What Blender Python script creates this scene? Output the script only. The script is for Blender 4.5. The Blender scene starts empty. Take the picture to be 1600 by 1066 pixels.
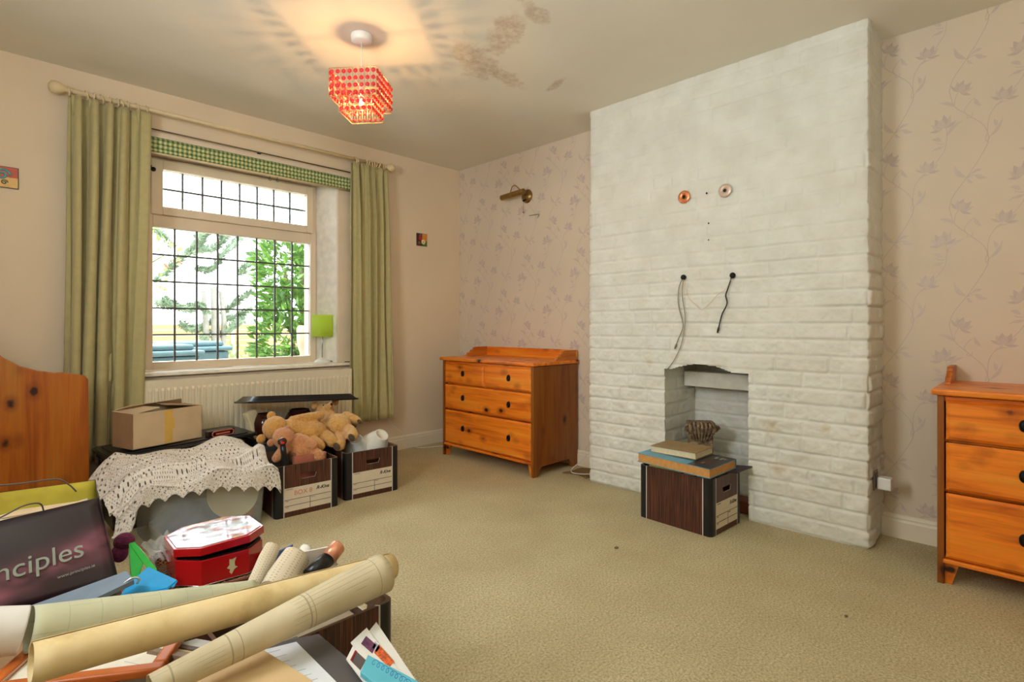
import bpy, bmesh, math, random
import numpy as np
from mathutils import Vector, Matrix, Euler
PI = math.pi
rnd = random.Random(7)
SC = bpy.context.scene
COL = SC.collection
R = math.radians

# ------------------------------------------------------------------ camera
FOC = 845.0; CAMP = (-3.143, -3.746, 1.015); TH = R(44.43)
FW = (math.cos(TH), math.sin(TH)); RT = (FW[1], -FW[0])
cd = bpy.data.cameras.new('camera'); cam = bpy.data.objects.new('camera', cd); COL.objects.link(cam)
cam.location = CAMP; cam.rotation_euler = (PI/2, 0, TH - PI/2)
cd.sensor_fit = 'HORIZONTAL'; cd.sensor_width = 36; cd.lens = 36*FOC/1600
cd.shift_y = -(533-508)/1600; cd.clip_start = .05
SC.camera = cam
# ------------------------------------------------------------------ view + world + lights
SC.view_settings.view_transform = 'Standard'; SC.view_settings.look = 'None'
SC.view_settings.exposure = 0.37; SC.view_settings.gamma = 1; SC.view_settings.use_curve_mapping = False
w = bpy.data.worlds.new('sky'); SC.world = w; w.use_nodes = True
bg = w.node_tree.nodes['Background']; bg.inputs[0].default_value = (.84, .93, 1, 1); bg.inputs[1].default_value = 4.3
def area(name, loc, rot, sx, sy, power, col=(1, 1, 1), portal=False):
    l = bpy.data.lights.new(name, 'AREA'); l.shape = 'RECTANGLE'; l.size = sx; l.size_y = sy; l.energy = power; l.color = col
    if portal: l.cycles.is_portal = True
    o = bpy.data.objects.new(name, l); COL.objects.link(o); o.location = loc; o.rotation_euler = rot
    return o
area('window_portal', (-1.8, .262, 1.4), (-PI/2, 0, 0), 1.1, 1.3, 1, portal=True)
# daylight entering from above outside the front window
area('window_daylight', (-1.8, 1.3, 3.3), (R(-52), 0, 0), 2.4, 1.2, 430, (.84, .93, 1))
area('side_fill', (-4.0, -2.25, 1.7), (PI/2-R(8), 0, -PI/2+R(24)), .7, .9, 22, (.90, .95, 1))  # added fill lamp, unseen, brightens the chest corner from the left
# portal at an added left wall opening, unseen, lets in more light
area('side_fill_portal', (-3.87, -2.25, 1.65), (PI/2, 0, -PI/2), .7, .9, 1, portal=True)
# added fill lamp, unseen, aimed up at the ceiling from behind the camera
area('ceiling_fill', (-3.2, -3.9, 1.5), (PI-R(24), R(0), -R(25)), .45, .45, 25, (.80, .92, 1))

# ------------------------------------------------------------------ pixel -> place (real distances)
def _ray(px, py):
    a = (px-800)/FOC
    return (FW[0]+a*RT[0], FW[1]+a*RT[1], -(py-508)/FOC)
def _at(px, py, k, v):
    d = _ray(px, py); t = (v-CAMP[k])/d[k]
    return Vector([CAMP[i]+t*d[i] for i in range(3)])
def onx(px, py, x): return _at(px, py, 0, x)
def ony(px, py, y): return _at(px, py, 1, y)
def onz(px, py, z): return _at(px, py, 2, z)
def dep(px, py, t):
    d = _ray(px, py); return Vector([CAMP[i]+t*d[i] for i in range(3)])

# ------------------------------------------------------------------ materials
def lin(c):
    return tuple(((v/12.92) if v <= .04045 else ((v+.055)/1.055)**2.4) for v in [x/255 for x in c])+(1,)
class NT:
    def __init__(s, name):
        s.m = bpy.data.materials.new(name); s.m.use_nodes = True; s.t = s.m.node_tree
        s.b = s.t.nodes['Principled BSDF']; s.out = s.t.nodes['Material Output']
    def n(s, typ, **k):
        nd = s.t.nodes.new('ShaderNode'+typ)
        for a, b in k.items():
            if a.startswith('i_'):
                key = a[2:]; key = int(key) if key.isdigit() else key.replace('_', ' ')
                s.set(nd, key, b)
            else: setattr(nd, a, b)
        return nd
    def set(s, nd, key, b):
        sock = nd.inputs[key]
        if hasattr(b, 'is_linked') or isinstance(b, bpy.types.NodeSocket): s.t.links.new(b, sock)
        else: sock.default_value = b
    def co(s, kind='Object', scale=(1, 1, 1), loc=(0, 0, 0), rot=(0, 0, 0)):
        tc = s.n('TexCoord'); mp = s.n('Mapping'); s.t.links.new(tc.outputs[kind], mp.inputs[0])
        mp.inputs['Scale'].default_value = scale; mp.inputs['Location'].default_value = loc; mp.inputs['Rotation'].default_value = rot
        return mp.outputs[0]
    def noise(s, v, scale, detail=3, rough=.5, dist=0):
        nd = s.n('TexNoise'); s.t.links.new(v, nd.inputs['Vector']); nd.inputs['Scale'].default_value = scale
        nd.inputs['Detail'].default_value = detail; nd.inputs['Roughness'].default_value = rough; nd.inputs['Distortion'].default_value = dist
        return nd.outputs['Fac']
    def ramp(s, f, stops):
        nd = s.n('ValToRGB'); s.t.links.new(f, nd.inputs[0]); e = nd.color_ramp.elements
        while len(e) < len(stops): e.new(.5)
        for el, (p, c) in zip(e, stops):
            el.position = p; el.color = c if not isinstance(c, (int, float)) else (c, c, c, 1)
        return nd.outputs[0]
    def mix(s, f, a, b, mode='MIX'):
        nd = s.n('MixRGB', blend_type=mode)
        for i, v in enumerate((f, a, b)): s.set(nd, i, v)
        return nd.outputs[0]
    def math(s, op, a, b=0.0, c=0.0):
        nd = s.n('Math', operation=op); s.set(nd, 0, a); s.set(nd, 1, b); s.set(nd, 2, c); return nd.outputs[0]
    def sep(s, v):
        nd = s.n('SeparateXYZ'); s.t.links.new(v, nd.inputs[0]); return nd.outputs
    def bump(s, h, strength=.3, dist=.01):
        nd = s.n('Bump'); s.t.links.new(h, nd.inputs['Height']); nd.inputs['Strength'].default_value = strength; nd.inputs['Distance'].default_value = dist
        s.t.links.new(nd.outputs[0], s.b.inputs['Normal'])
    def base(s, c): s.set(s.b, 'Base Color', c)
    def p(s, **k):
        for a, b in k.items(): s.set(s.b, a.replace('_', ' '), b)
        return s

MC = {}
def pm(name, rgb, rough=.6, metal=0, var=.08, scale=20, bump=0, bscale=60, bd=.002, spec=.4, **k):
    """plain surface: one colour with slight natural unevenness"""
    if name in MC: return MC[name]
    s = NT(name); c = lin(rgb); v = s.co()
    n = s.noise(v, scale, 4)
    d = tuple(x*(1-var) for x in c[:3])+(1,); l = tuple(min(1, x*(1+var)) for x in c[:3])+(1,)
    s.base(s.ramp(n, [(.3, d), (.7, l)]))
    s.p(Roughness=rough, Metallic=metal, Specular_IOR_Level=spec, **k)
    if bump: s.bump(s.noise(v, bscale, 4), bump, bd)
    MC[name] = s.m; return s.m

def pine(name, axis, dark=1.0):
    if name in MC: return MC[name]
    s = NT(name); g = [9, 9, 9]; g['XYZ'.index(axis)] = .8
    v = s.co(scale=tuple(g)); vv = s.co()
    a = s.noise(v, 2.2, 5, .55, .6)
    g2 = [60, 60, 60]; g2['XYZ'.index(axis)] = 1.5
    f = s.noise(s.co(scale=tuple(g2)), 2, 3, .6)
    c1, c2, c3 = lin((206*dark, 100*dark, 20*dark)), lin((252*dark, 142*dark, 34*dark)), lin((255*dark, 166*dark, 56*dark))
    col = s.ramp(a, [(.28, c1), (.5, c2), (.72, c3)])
    col = s.mix(.25, col, s.ramp(f, [(.3, (.35, .12, .03, 1)), (.65, (1, .75, .45, 1))]), 'MULTIPLY')
    # planks
    ax = [i for i in range(3) if 'XYZ'[i] != axis]
    # knots
    k = [10, 10, 10]; k['XYZ'.index(axis)] = 6.5
    vo = s.n('TexVoronoi'); s.t.links.new(s.co(scale=tuple(k), loc=(.37, .11, .53)), vo.inputs['Vector']); vo.inputs['Scale'].default_value = 1.0; vo.inputs['Randomness'].default_value = 1.0
    wob = s.math('ADD', vo.outputs['Distance'], s.math('MULTIPLY', s.math('SUBTRACT', s.noise(vv, 60, 2), .5), .10))
    rc = s.sep(vo.outputs['Color'])[0]
    lim = s.math('MULTIPLY', s.math('GREATER_THAN', rc, .15), 1.0)
    kn = s.math('MULTIPLY', s.ramp(wob, [(.10, 1), (.17, 0)]), lim)
    halo = s.math('MULTIPLY', s.ramp(wob, [(.14, .6), (.36, 0)]), lim)
    col = s.mix(halo, col, lin((150*dark, 62*dark, 18*dark)))
    col = s.mix(kn, col, lin((52, 20, 10)))
    s.base(col); s.p(Roughness=.33, Specular_IOR_Level=.5); s.bump(f, .06, .002)
    MC[name] = s.m; return s.m

def m_carpet():
    s = NT('carpet_beige'); v = s.co()
    a = s.noise(v, 125, 4, .8); b = s.noise(v, 3.2, 5, .6); c = s.noise(v, 700, 1)
    col = s.ramp(a, [(.30, lin((152, 136, 100))), (.5, lin((212, 198, 156))), (.70, lin((244, 234, 200)))])
    col = s.mix(s.ramp(b, [(.3, .0), (.75, .32)]), col, lin((158, 136, 92)), 'MIX')
    col = s.mix(s.ramp(s.noise(v, 1.1, 3), [(.60, 0), (.70, .15)]), col, lin((120, 100, 66)), 'MIX')
    s.base(col); s.p(Roughness=.95, Specular_IOR_Level=.1); s.bump(s.math('ADD', a, c), .55, .006)
    return s.m
def m_plaster(name, rgb, stains=None, bump=.15):
    s = NT(name); v = s.co(); c = lin(rgb)
    n = s.noise(v, 1.7, 4); col = s.ramp(n, [(.3, tuple(x*.94 for x in c[:3])+(1,)), (.7, c)])
    if stains:
        for (x, y, sx, sy, ang, seed) in stains:
            mv = s.co(loc=(0, 0, 0)); sb = s.n('VectorMath', operation='SUBTRACT'); s.t.links.new(mv, sb.inputs[0]); sb.inputs[1].default_value = (x, y, 0)
            mp = s.n('Mapping'); s.t.links.new(sb.outputs[0], mp.inputs[0]); mp.vector_type = 'TEXTURE'; mp.inputs['Rotation'].default_value = (0, 0, ang); mp.inputs['Scale'].default_value = (sx, sy, 9)
            ln = s.n('VectorMath', operation='LENGTH'); s.t.links.new(mp.outputs[0], ln.inputs[0])
            r = s.math('ADD', ln.outputs['Value'], s.math('MULTIPLY', s.math('SUBTRACT', s.noise(s.co(loc=(seed, 0, 0)), 9, 6, .7), .5), 1.9))
            edge = s.ramp(r, [(.45, .5), (.70, .38), (.95, 0)])
            tex = s.ramp(s.noise(v, 26, 6, .75), [(.36, .25), (.60, 1)])
            col = s.mix(s.math('MULTIPLY', edge, tex), col, lin((176, 138, 92)))
    s.base(col); s.p(Roughness=.9, Specular_IOR_Level=.15)
    if bump: s.bump(s.noise(v, 14, 6, .6), bump, .01)
    return s.m
def m_woodgrain():
    s = NT('dark_woodgrain_print'); v = s.co(scale=(230, 230, 5))
    a = s.noise(v, 1, 3, .6, .3); b = s.noise(s.co(scale=(60, 60, 2.2)), 1, 3)
    col = s.ramp(a, [(.36, lin((30, 14, 10))), (.52, lin((84, 44, 28))), (.68, lin((126, 70, 46)))])
    col = s.mix(s.ramp(b, [(.4, 0), (.7, .5)]), col, lin((45, 24, 18)))
    s.base(col); s.p(Roughness=.45); return s.m
def m_glass(name, clear=.94, tint=(1, 1, 1, 1), frost=0):
    s = NT(name); t = s.n('BsdfTransparent'); t.inputs[0].default_value = tint
    g = s.n('BsdfGlossy'); g.inputs['Roughness'].default_value = .02
    fr = s.n('Fresnel'); fr.inputs[0].default_value = 1.35
    mx = s.n('MixShader'); s.t.links.new(fr.outputs[0], mx.inputs[0]); s.t.links.new(t.outputs[0], mx.inputs[1]); s.t.links.new(g.outputs[0], mx.inputs[2])
    last = mx
    if frost:
        d = s.n('BsdfTranslucent'); d.inputs[0].default_value = (.9, .95, .95, 1); m2 = s.n('MixShader')
        f = s.ramp(s.noise(s.co(), 120, 3), [(.35, frost*.5), (.65, min(1, frost*1.5))])
        s.t.links.new(f, m2.inputs[0]); s.t.links.new(mx.outputs[0], m2.inputs[1]); s.t.links.new(d.outputs[0], m2.inputs[2]); last = m2
    s.t.links.new(last.outputs[0], s.out.inputs[0]); return s.m
def m_film(name, rgb, alpha, rough=.25):
    """see-through plastic"""
    s = NT(name); s.base(lin(rgb)); s.p(Roughness=rough, Alpha=alpha); return s.m
def m_emit(name, rgb, st):
    s = NT(name); s.base(lin(rgb)); s.p(Emission_Color=lin(rgb), Emission_Strength=st); return s.m
def m_lace():
    s = NT('crochet_lace'); tc = s.n('TexCoord'); uv = tc.outputs['UV']
    def dots(su, sv, off, th):
        mp = s.n('Mapping'); s.t.links.new(uv, mp.inputs[0]); mp.inputs['Scale'].default_value = (su, sv, 1); mp.inputs['Location'].default_value = (off, off, 0)
        x, y, z = s.sep(mp.outputs[0])
        p = s.math('MULTIPLY', s.math('SINE', x), s.math('SINE', y)); return s.math('GREATER_THAN', p, th)
    w1 = s.noise(uv, 9, 3)
    big = dots(210, 90, 0, .52); small = dots(430, 190, 1.0, .62)
    pat = s.ramp(w1, [(.47, 0), (.53, 1)])
    hole = s.math('ADD', s.math('MULTIPLY', big, pat), s.math('MULTIPLY', small, s.math('SUBTRACT', 1.0, pat)))
    s.base(s.ramp(s.noise(s.co(), 90, 3), [(.3, lin((222, 212, 198))), (.7, lin((246, 240, 230)))]))
    s.set(s.b, 'Alpha', s.math('SUBTRACT', 1.0, s.math('MINIMUM', hole, .92)))
    s.p(Roughness=.9); s.bump(s.noise(uv, 260, 2), .5, .004)
    return s.m
def m_gingham():
    s = NT('green_gingham'); x, y, z = s.sep(s.co(scale=(250, 1, 250)))
    a = s.math('GREATER_THAN', s.math('SINE', x), 0); b = s.math('GREATER_THAN', s.math('SINE', z), 0)
    col = s.ramp(s.math('MULTIPLY', s.math('ADD', a, b), .5), [(0, lin((226, 218, 160))), (.5, lin((150, 168, 110))), (1, lin((74, 108, 62)))])
    s.base(col); s.p(Roughness=.85); return s.m
def m_fur(name, a, b, sc=55):
    s = NT(name); v = s.co(); n = s.noise(v, sc, 5, .75); m = s.noise(v, 12, 4)
    col = s.ramp(n, [(.32, lin(a)), (.62, lin(b))]); col = s.mix(s.ramp(m, [(.35, 0), (.7, .5)]), col, lin(b))
    s.base(col); s.p(Roughness=.95, Specular_IOR_Level=.1, Sheen_Weight=.4); s.bump(s.noise(v, 150, 4, .7), .9, .012); return s.m
def m_print(name, rgb, line, sx, sy, lw=.03, rough=.7):
    """paper printed with a net of faint drawn lines, in the sheet's own UV"""
    s = NT(name); tc = s.n('TexCoord'); mp = s.n('Mapping'); s.t.links.new(tc.outputs['UV'], mp.inputs[0]); mp.inputs['Scale'].default_value = (sx, sy, 1)
    b = s.n('TexBrick'); s.t.links.new(mp.outputs[0], b.inputs['Vector']); b.inputs['Scale'].default_value = 1; b.inputs['Mortar Size'].default_value = lw; b.offset = .37
    b.inputs['Color1'].default_value = (0, 0, 0, 1); b.inputs['Color2'].default_value = (0, 0, 0, 1); b.inputs['Mortar'].default_value = (1, 1, 1, 1)
    n = s.noise(s.co(), 7, 4); c = lin(rgb)
    col = s.ramp(n, [(.3, tuple(x*.85 for x in c[:3])+(1,)), (.7, c)])
    col = s.mix(s.math('MULTIPLY', s.sep(b.outputs['Color'])[0], .6), col, lin(line)); s.base(col); s.p(Roughness=rough); return s.m

M = dict(
 wall=m_plaster('wall_paint', (236, 216, 186)), ceil=m_plaster('ceiling_paint', (240, 233, 215), stains=[
   (-1.25, -1.62, .24, .12, R(35), 0), (-1.0, -1.60, .20, .08, R(10), 3), (-1.33, -1.93, .22, .09, R(60), 5), (-1.36, -2.14, .15, .06, R(20), 9), (-.75, -1.76, .12, .035, R(70), 12)]),
 paper=m_plaster('wallpaper_ground', (228, 211, 188), bump=0), print1=pm('wallpaper_print', (204, 184, 172), .45, var=.04), print2=pm('wallpaper_print_light', (212, 193, 178), .4, var=.04),
 brick=None, carpet=m_carpet(), gloss=pm('cream_gloss_paint', (236, 224, 200), .35, var=.03, scale=4),
 frame=pm('window_paint', (232, 214, 188), .4, var=.06, scale=5, bump=.1, bscale=20), white=pm('white_plastic', (236, 234, 226), .35, var=.02),
 lead=pm('lead_came', (96, 96, 92), .5, .4), glass=m_glass('window_glass'), frost=m_glass('textured_glass', frost=.25),
 curtain=pm('curtain_cotton', (186, 174, 122), .9, var=.06, scale=30, bump=.25, bscale=350, bd=.002, Sheen_Weight=.2), pole=pm('cream_painted_wood', (226, 204, 160), .4, var=.05),
 ph=pine('pine_grain_across', 'X'), pv=pine('pine_upright_shaded', 'Z', .60), pd=pine('pine_grain_depth', 'Y', .84),  # pv is darker: shade on the chest sides put into the colour
 black=pm('black_metal', (22, 20, 20), .4, .3), blackp=pm('black_plastic', (24, 24, 26), .3, var=.1), wg=m_woodgrain(), bcard=pm('black_card', (28, 27, 28), .35, var=.1),
 wline=pm('white_line', (205, 200, 190), .5), incard=pm('brown_card_inside', (104, 76, 54), .8), label=pm('cream_label', (222, 208, 184), .6, var=.04), ink=pm('black_ink', (30, 28, 30), .7), redink=pm('red_ink', (214, 120, 92), .7),
 brass=pm('aged_brass', (150, 118, 66), .35, .85, var=.2), chrome=pm('chrome', (190, 190, 190), .2, .95), lime=pm('lime_shade', (190, 222, 60), .7, var=.03, Emission_Color=lin((190, 222, 60)), Emission_Strength=0.0),
 card=pm('old_cardboard', (206, 180, 142), .85, var=.08, scale=9), card2=pm('cardboard_side', (160, 124, 88), .85, var=.08), tape=pm('yellowed_tape', (214, 172, 84), .4, var=.06),
)

# ------------------------------------------------------------------ mesh helpers
class MB:
    def __init__(s): s.v = []; s.f = []; s.m = []; s.uv = []; s.sm = []
    def add(s, vs, fs, mi=0, smooth=False, uvs=None):
        o = len(s.v); s.v += [tuple(v) for v in vs]
        for f in fs:
            s.f.append([i+o for i in f]); s.m.append(mi); s.sm.append(smooth)
            s.uv.append([uvs[i] for i in f] if uvs else [(0, 0)]*len(f))
        return s
    def box(s, x0, x1, y0, y1, z0, z1, mi=0, mat=None):
        vs = [Vector((x, y, z)) for x in (x0, x1) for y in (y0, y1) for z in (z0, z1)]
        if mat: vs = [mat @ v for v in vs]
        return s.add(vs, [(0, 1, 3, 2), (4, 6, 7, 5), (0, 4, 5, 1), (2, 3, 7, 6), (0, 2, 6, 4), (1, 5, 7, 3)], mi)
    def prism(s, poly, z0, z1, mi=0, mat=None, smooth=False):
        n = len(poly); vs = [Vector((x, y, z)) for z in (z0, z1) for x, y in poly]
        if mat: vs = [mat @ v for v in vs]
        s.add(vs, [list(range(n))[::-1], [i+n for i in range(n)]], mi)
        o = len(s.v)-2*n
        for i in range(n):
            s.f.append([o+i, o+(i+1) % n, o+n+(i+1) % n, o+n+i]); s.m.append(mi); s.sm.append(smooth); s.uv.append([(0, 0)]*4)
        return s
    def lathe(s, prof, seg=24, c=(0, 0, 0), axis=(0, 0, 1), mi=0, smooth=True, sx=1, sy=1):
        q = Vector((0, 0, 1)).rotation_difference(Vector(axis).normalized()).to_matrix(); c = Vector(c)
        vs = []; uvs = []
        for r, z in prof:
            for k in range(seg):
                a = 2*PI*k/seg; vs.append(c+q @ Vector((r*math.cos(a)*sx, r*math.sin(a)*sy, z))); uvs.append((k/seg, z))
        fs = [(i*seg+k, i*seg+(k+1) % seg, (i+1)*seg+(k+1) % seg, (i+1)*seg+k) for i in range(len(prof)-1) for k in range(seg)]
        return s.add(vs, fs, mi, smooth, uvs)
    def ball(s, c, r, seg=16, rings=10, mi=0, rot=None):
        r = (r, r, r) if not hasattr(r, '__len__') else r; c = Vector(c); vs = []
        for i in range(rings+1):
            t = PI*i/rings
            for k in range(seg):
                a = 2*PI*k/seg; p = Vector((r[0]*math.sin(t)*math.cos(a), r[1]*math.sin(t)*math.sin(a), -r[2]*math.cos(t)))
                vs.append(c+(rot @ p if rot else p))
        fs = [(i*seg+k, i*seg+(k+1) % seg, (i+1)*seg+(k+1) % seg, (i+1)*seg+k) for i in range(rings) for k in range(seg)]
        return s.add(vs, fs, mi, True)
    def tube(s, path, r, seg=8, mi=0, cap=True, closed=False):
        P = [Vector(p) for p in path]; n = len(P); rs = r if hasattr(r, '__len__') else [r]*n
        up = Vector((0, 0, 1)); vs = []; pa = None
        for i in range(n):
            d = ((P[(i+1) % n]-P[i-1]) if closed else (P[min(i+1, n-1)]-P[max(i-1, 0)])).normalized()
            if pa is None: a = d.orthogonal().normalized()
            else: a = (pa-d*pa.dot(d)); a = a.normalized() if a.length > 1e-6 else d.orthogonal().normalized()
            pa = a; b = d.cross(a)
            for k in range(seg):
                t = 2*PI*k/seg; vs.append(P[i]+(a*math.cos(t)+b*math.sin(t))*rs[i])
        m = n if closed else n-1
        fs = [(i*seg+k, i*seg+(k+1) % seg, ((i+1) % n)*seg+(k+1) % seg, ((i+1) % n)*seg+k) for i in range(m) for k in range(seg)]
        s.add(vs, fs, mi, True)
        if cap and not closed: 
            o = len(s.v)-n*seg
            for f in ([o+k for k in range(seg)][::-1], [o+(n-1)*seg+k for k in range(seg)]):
                s.f.append(f); s.m.append(mi); s.sm.append(False); s.uv.append([(0, 0)]*seg)
        return s
    def grid(s, fn, nu, nv, mi=0, smooth=True):
        vs = []; uvs = []
        for j in range(nv+1):
            for i in range(nu+1):
                u, v = i/nu, j/nv; vs.append(fn(u, v)); uvs.append((u, v))
        W = nu+1
        return s.add(vs, [(j*W+i, j*W+i+1, (j+1)*W+i+1, (j+1)*W+i) for j in range(nv) for i in range(nu)], mi, smooth, uvs)
    def build(s, name, mats, parent=None, bevel=0, solid=0, loc=None, rot=None, seg=2, off=-1, fix=False):
        me = bpy.data.meshes.new(name); me.from_pydata(s.v, [], s.f)
        if not isinstance(mats, (list, tuple)): mats = [mats]
        for m in mats: me.materials.append(m)
        me.polygons.foreach_set('material_index', s.m); me.polygons.foreach_set('use_smooth', s.sm)
        if any(u != (0, 0) for p in s.uv for u in p):
            ul = me.uv_layers.new(); flat = [c for p in s.uv for u in p for c in u[:2]]; ul.data.foreach_set('uv', flat)
        if fix:
            bm = bmesh.new(); bm.from_mesh(me); bmesh.ops.remove_doubles(bm, verts=bm.verts, dist=1e-5); bmesh.ops.recalc_face_normals(bm, faces=bm.faces); bm.to_mesh(me); bm.free()
        me.update()
        o = bpy.data.objects.new(name, me); COL.objects.link(o)
        if parent: o.parent = parent
        if loc is not None: o.location = loc
        if rot is not None: o.rotation_euler = rot
        if solid:
            md = o.modifiers.new('thick', 'SOLIDIFY'); md.thickness = solid; md.offset = off
        if bevel:
            md = o.modifiers.new('bevel', 'BEVEL'); md.width = bevel; md.segments = seg; md.limit_method = 'ANGLE'; md.harden_normals = False
        return o
def tag(o, label, cat, group=None, kind=None):
    o['label'] = label; o['category'] = cat
    if group: o['group'] = group
    if kind: o['kind'] = kind
    return o
def thing(name, label, cat, loc=(0, 0, 0), rz=0, group=None, rot=None):
    o = bpy.data.objects.new(name, None); COL.objects.link(o); o.location = loc; o.rotation_euler = rot if rot else (0, 0, rz); o.empty_display_size = .05
    return tag(o, label, cat, group)
def struct(o): o['kind'] = 'structure'; return o
def copy_tree(o, parent=None):
    c = o.copy(); COL.objects.link(c)
    if parent: c.parent = parent
    for ch in list(o.children): copy_tree(ch, c)
    return c
def text(s, size, mat, parent, M4, name='lettering', ext=.0003, align='LEFT', shear=0, bold=0):
    cu = bpy.data.curves.new('t', 'FONT'); cu.body = s; cu.size = size; cu.extrude = ext; cu.align_x = align; cu.shear = shear; cu.offset = bold
    t = bpy.data.objects.new('t', cu); COL.objects.link(t)
    me = bpy.data.meshes.new_from_object(t.evaluated_get(bpy.context.evaluated_depsgraph_get()))
    bpy.data.objects.remove(t); me.transform(M4); me.materials.clear(); me.materials.append(mat)
    o = bpy.data.objects.new(name, me); COL.objects.link(o)
    if parent: o.parent = parent
    return o
def face_m(x, y, z, ax, up):   # matrix whose X is ax, Y is up
    ax = Vector(ax).normalized(); up = Vector(up).normalized(); nz = ax.cross(up)
    m = Matrix((ax, up, nz)).transposed().to_4x4(); m.translation = (x, y, z); return m
def smooth_path(P, n=6):
    P = [Vector(p) for p in P]; out = []
    for i in range(len(P)-1):
        a = P[max(i-1, 0)]; b = P[i]; c = P[i+1]; d = P[min(i+2, len(P)-1)]
        for k in range(n):
            t = k/n; out.append(.5*((2*b)+(c-a)*t+(2*a-5*b+4*c-d)*t*t+(3*b-a-3*c+d)*t**3))
    return out+[P[-1]]
def rrect(x0, x1, y0, y1, r, n=4):
    out = []
    for cx, cy, a0 in ((x1-r, y0+r, -90), (x1-r, y1-r, 0), (x0+r, y1-r, 90), (x0+r, y0+r, 180)):
        for k in range(n+1):
            a = R(a0+90*k/n); out.append((cx+r*math.cos(a), cy+r*math.sin(a)))
    return out

# value noise for sculpted surfaces
_rs = np.random.RandomState(3); _lat = _rs.rand(256, 256)
def vnoise(x, y):
    xi = np.floor(x).astype(int); yi = np.floor(y).astype(int); fx = x-xi; fy = y-yi
    fx = fx*fx*(3-2*fx); fy = fy*fy*(3-2*fy)
    g = lambda a, b: _lat[a % 256, b % 256]
    return (g(xi, yi)*(1-fx)+g(xi+1, yi)*fx)*(1-fy)+(g(xi, yi+1)*(1-fx)+g(xi+1, yi+1)*fx)*fy
def fbm(x, y, o=4):
    r = 0; a = .5
    for k in range(o): r = r+a*vnoise(x*2**k+17*k, y*2**k+9*k); a *= .5
    return r
# ================================================================== ROOM
X0, Y0, H = -3.75, -4.75, 2.4            # left wall, rear wall, ceiling; window wall y=0, chimney wall x=0
struct(MB().box(X0, .3, Y0, .2, -.05, 0).build('floor', M['carpet']))
struct(MB().box(X0-.1, .3, Y0-.1, .35, H, H+.1).build('ceiling', M['ceil']))
wx0, wx1, wz0, wz1 = -2.40, -1.185, .735, 2.06
b = MB(); b.box(X0-.1, wx0, 0, .3, 0, H); b.box(wx1, .2, 0, .3, 0, H); b.box(wx0, wx1, 0, .3, 0, wz0-.03); b.box(wx0, wx1, 0, .3, wz1, H)
# splayed right reveal
struct(b.build('wall_window', M['wall']))
b = MB(); b.prism([(wx1, .0005), (wx1, .3), (-1.262, .3), (-1.262, .2)], wz0, wz1); struct(b.build('trim_6', pm('white_reveal', (238, 232, 218), .6)))
b = MB(); b.box(X0-.1, X0, Y0-.1, -2.60, 0, H); b.box(X0-.1, X0, -1.90, .05, 0, H); b.box(X0-.1, X0, -2.60, -1.90, 0, 1.2); b.box(X0-.1, X0, -2.60, -1.90, 2.1, H)  # gap in this wall is added to let fill light in
struct(b.build('wall_left', M['wall']))
b = MB(); b.box(X0-.1, .2, Y0-.1, Y0, 0, H)
struct(b.build('wall_rear', M['wall']))

# wallpapered wall with its printed trailing magnolias
def lens(a, c, wd, n=7, bend=0):
    a = Vector(a); c = Vector(c); d = c-a; p = Vector((-d.y, d.x)).normalized(); L = d.length; out = []
    prof = [wd*math.sin(PI*(i/n)**.8) for i in range(n+1)]
    cen = [a+d*(i/n)+p*(bend*L*math.sin(PI*i/n)) for i in range(n+1)]
    return [tuple(cen[i]+p*prof[i]) for i in range(n+1)]+[tuple(cen[i]-p*prof[i]) for i in range(n-1, 0, -1)]
def ribbon(P, wd):
    P = [Vector(q) for q in smooth_path([(x, y, 0) for x, y in P], 4)]; L = []; Rr = []
    for i in range(len(P)):
        d = (P[min(i+1, len(P)-1)]-P[max(i-1, 0)]).normalized(); n = Vector((-d.y, d.x, 0)); L.append(P[i]+n*wd); Rr.append(P[i]-n*wd)
    return [[(L[i].x, L[i].y), (L[i+1].x, L[i+1].y), (Rr[i+1].x, Rr[i+1].y), (Rr[i].x, Rr[i].y)] for i in range(len(P)-1)]
def flower(cx, cy, s, ang):
    out = []
    for k, (a, l, wd, t) in enumerate(((-84, .92, .12, 0), (80, .95, .13, 0), (-50, .86, .20, 1), (44, .98, .19, 1), (-20, .92, .22, 0), (16, 1.0, .21, 0), (0, .66, .27, 1))):
        r = R(a+ang); e = (cx+s*l*math.sin(r), cy-s*l*math.cos(r)); out.append((lens((cx, cy), e, wd*s, bend=.08 if a > 0 else -.08), t, k))
    return out
motif = []   # (polygon in motif px, tone, lift)
stem = [(108, 130), (130, 210), (180, 262), (245, 325), (266, 372), (268, 420), (235, 490), (180, 580), (125, 660), (108, 720)]
for q in ribbon(stem, 1.6): motif.append((q, 0, 0))
for pth in ([(266, 372), (272, 300), (300, 250), (328, 226)], [(130, 210), (134, 170), (150, 140)], [(266, 372), (258, 400), (262, 415), (275, 395), (300, 372)], [(180, 262), (172, 240), (195, 205), (215, 190)],
            [(180, 580), (215, 570), (245, 575)], [(180, 580), (205, 560), (235, 552)], [(365, 190), (395, 150), (412, 115), (418, 50), (414, 10)], [(405, 110), (380, 108), (350, 125)], [(405, 95), (378, 90), (372, 84)], [(188, 268), (182, 280), (200, 282), (205, 262)]):
    for q in ribbon(pth, 1.3): motif.append((q, 0, 0))
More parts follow.
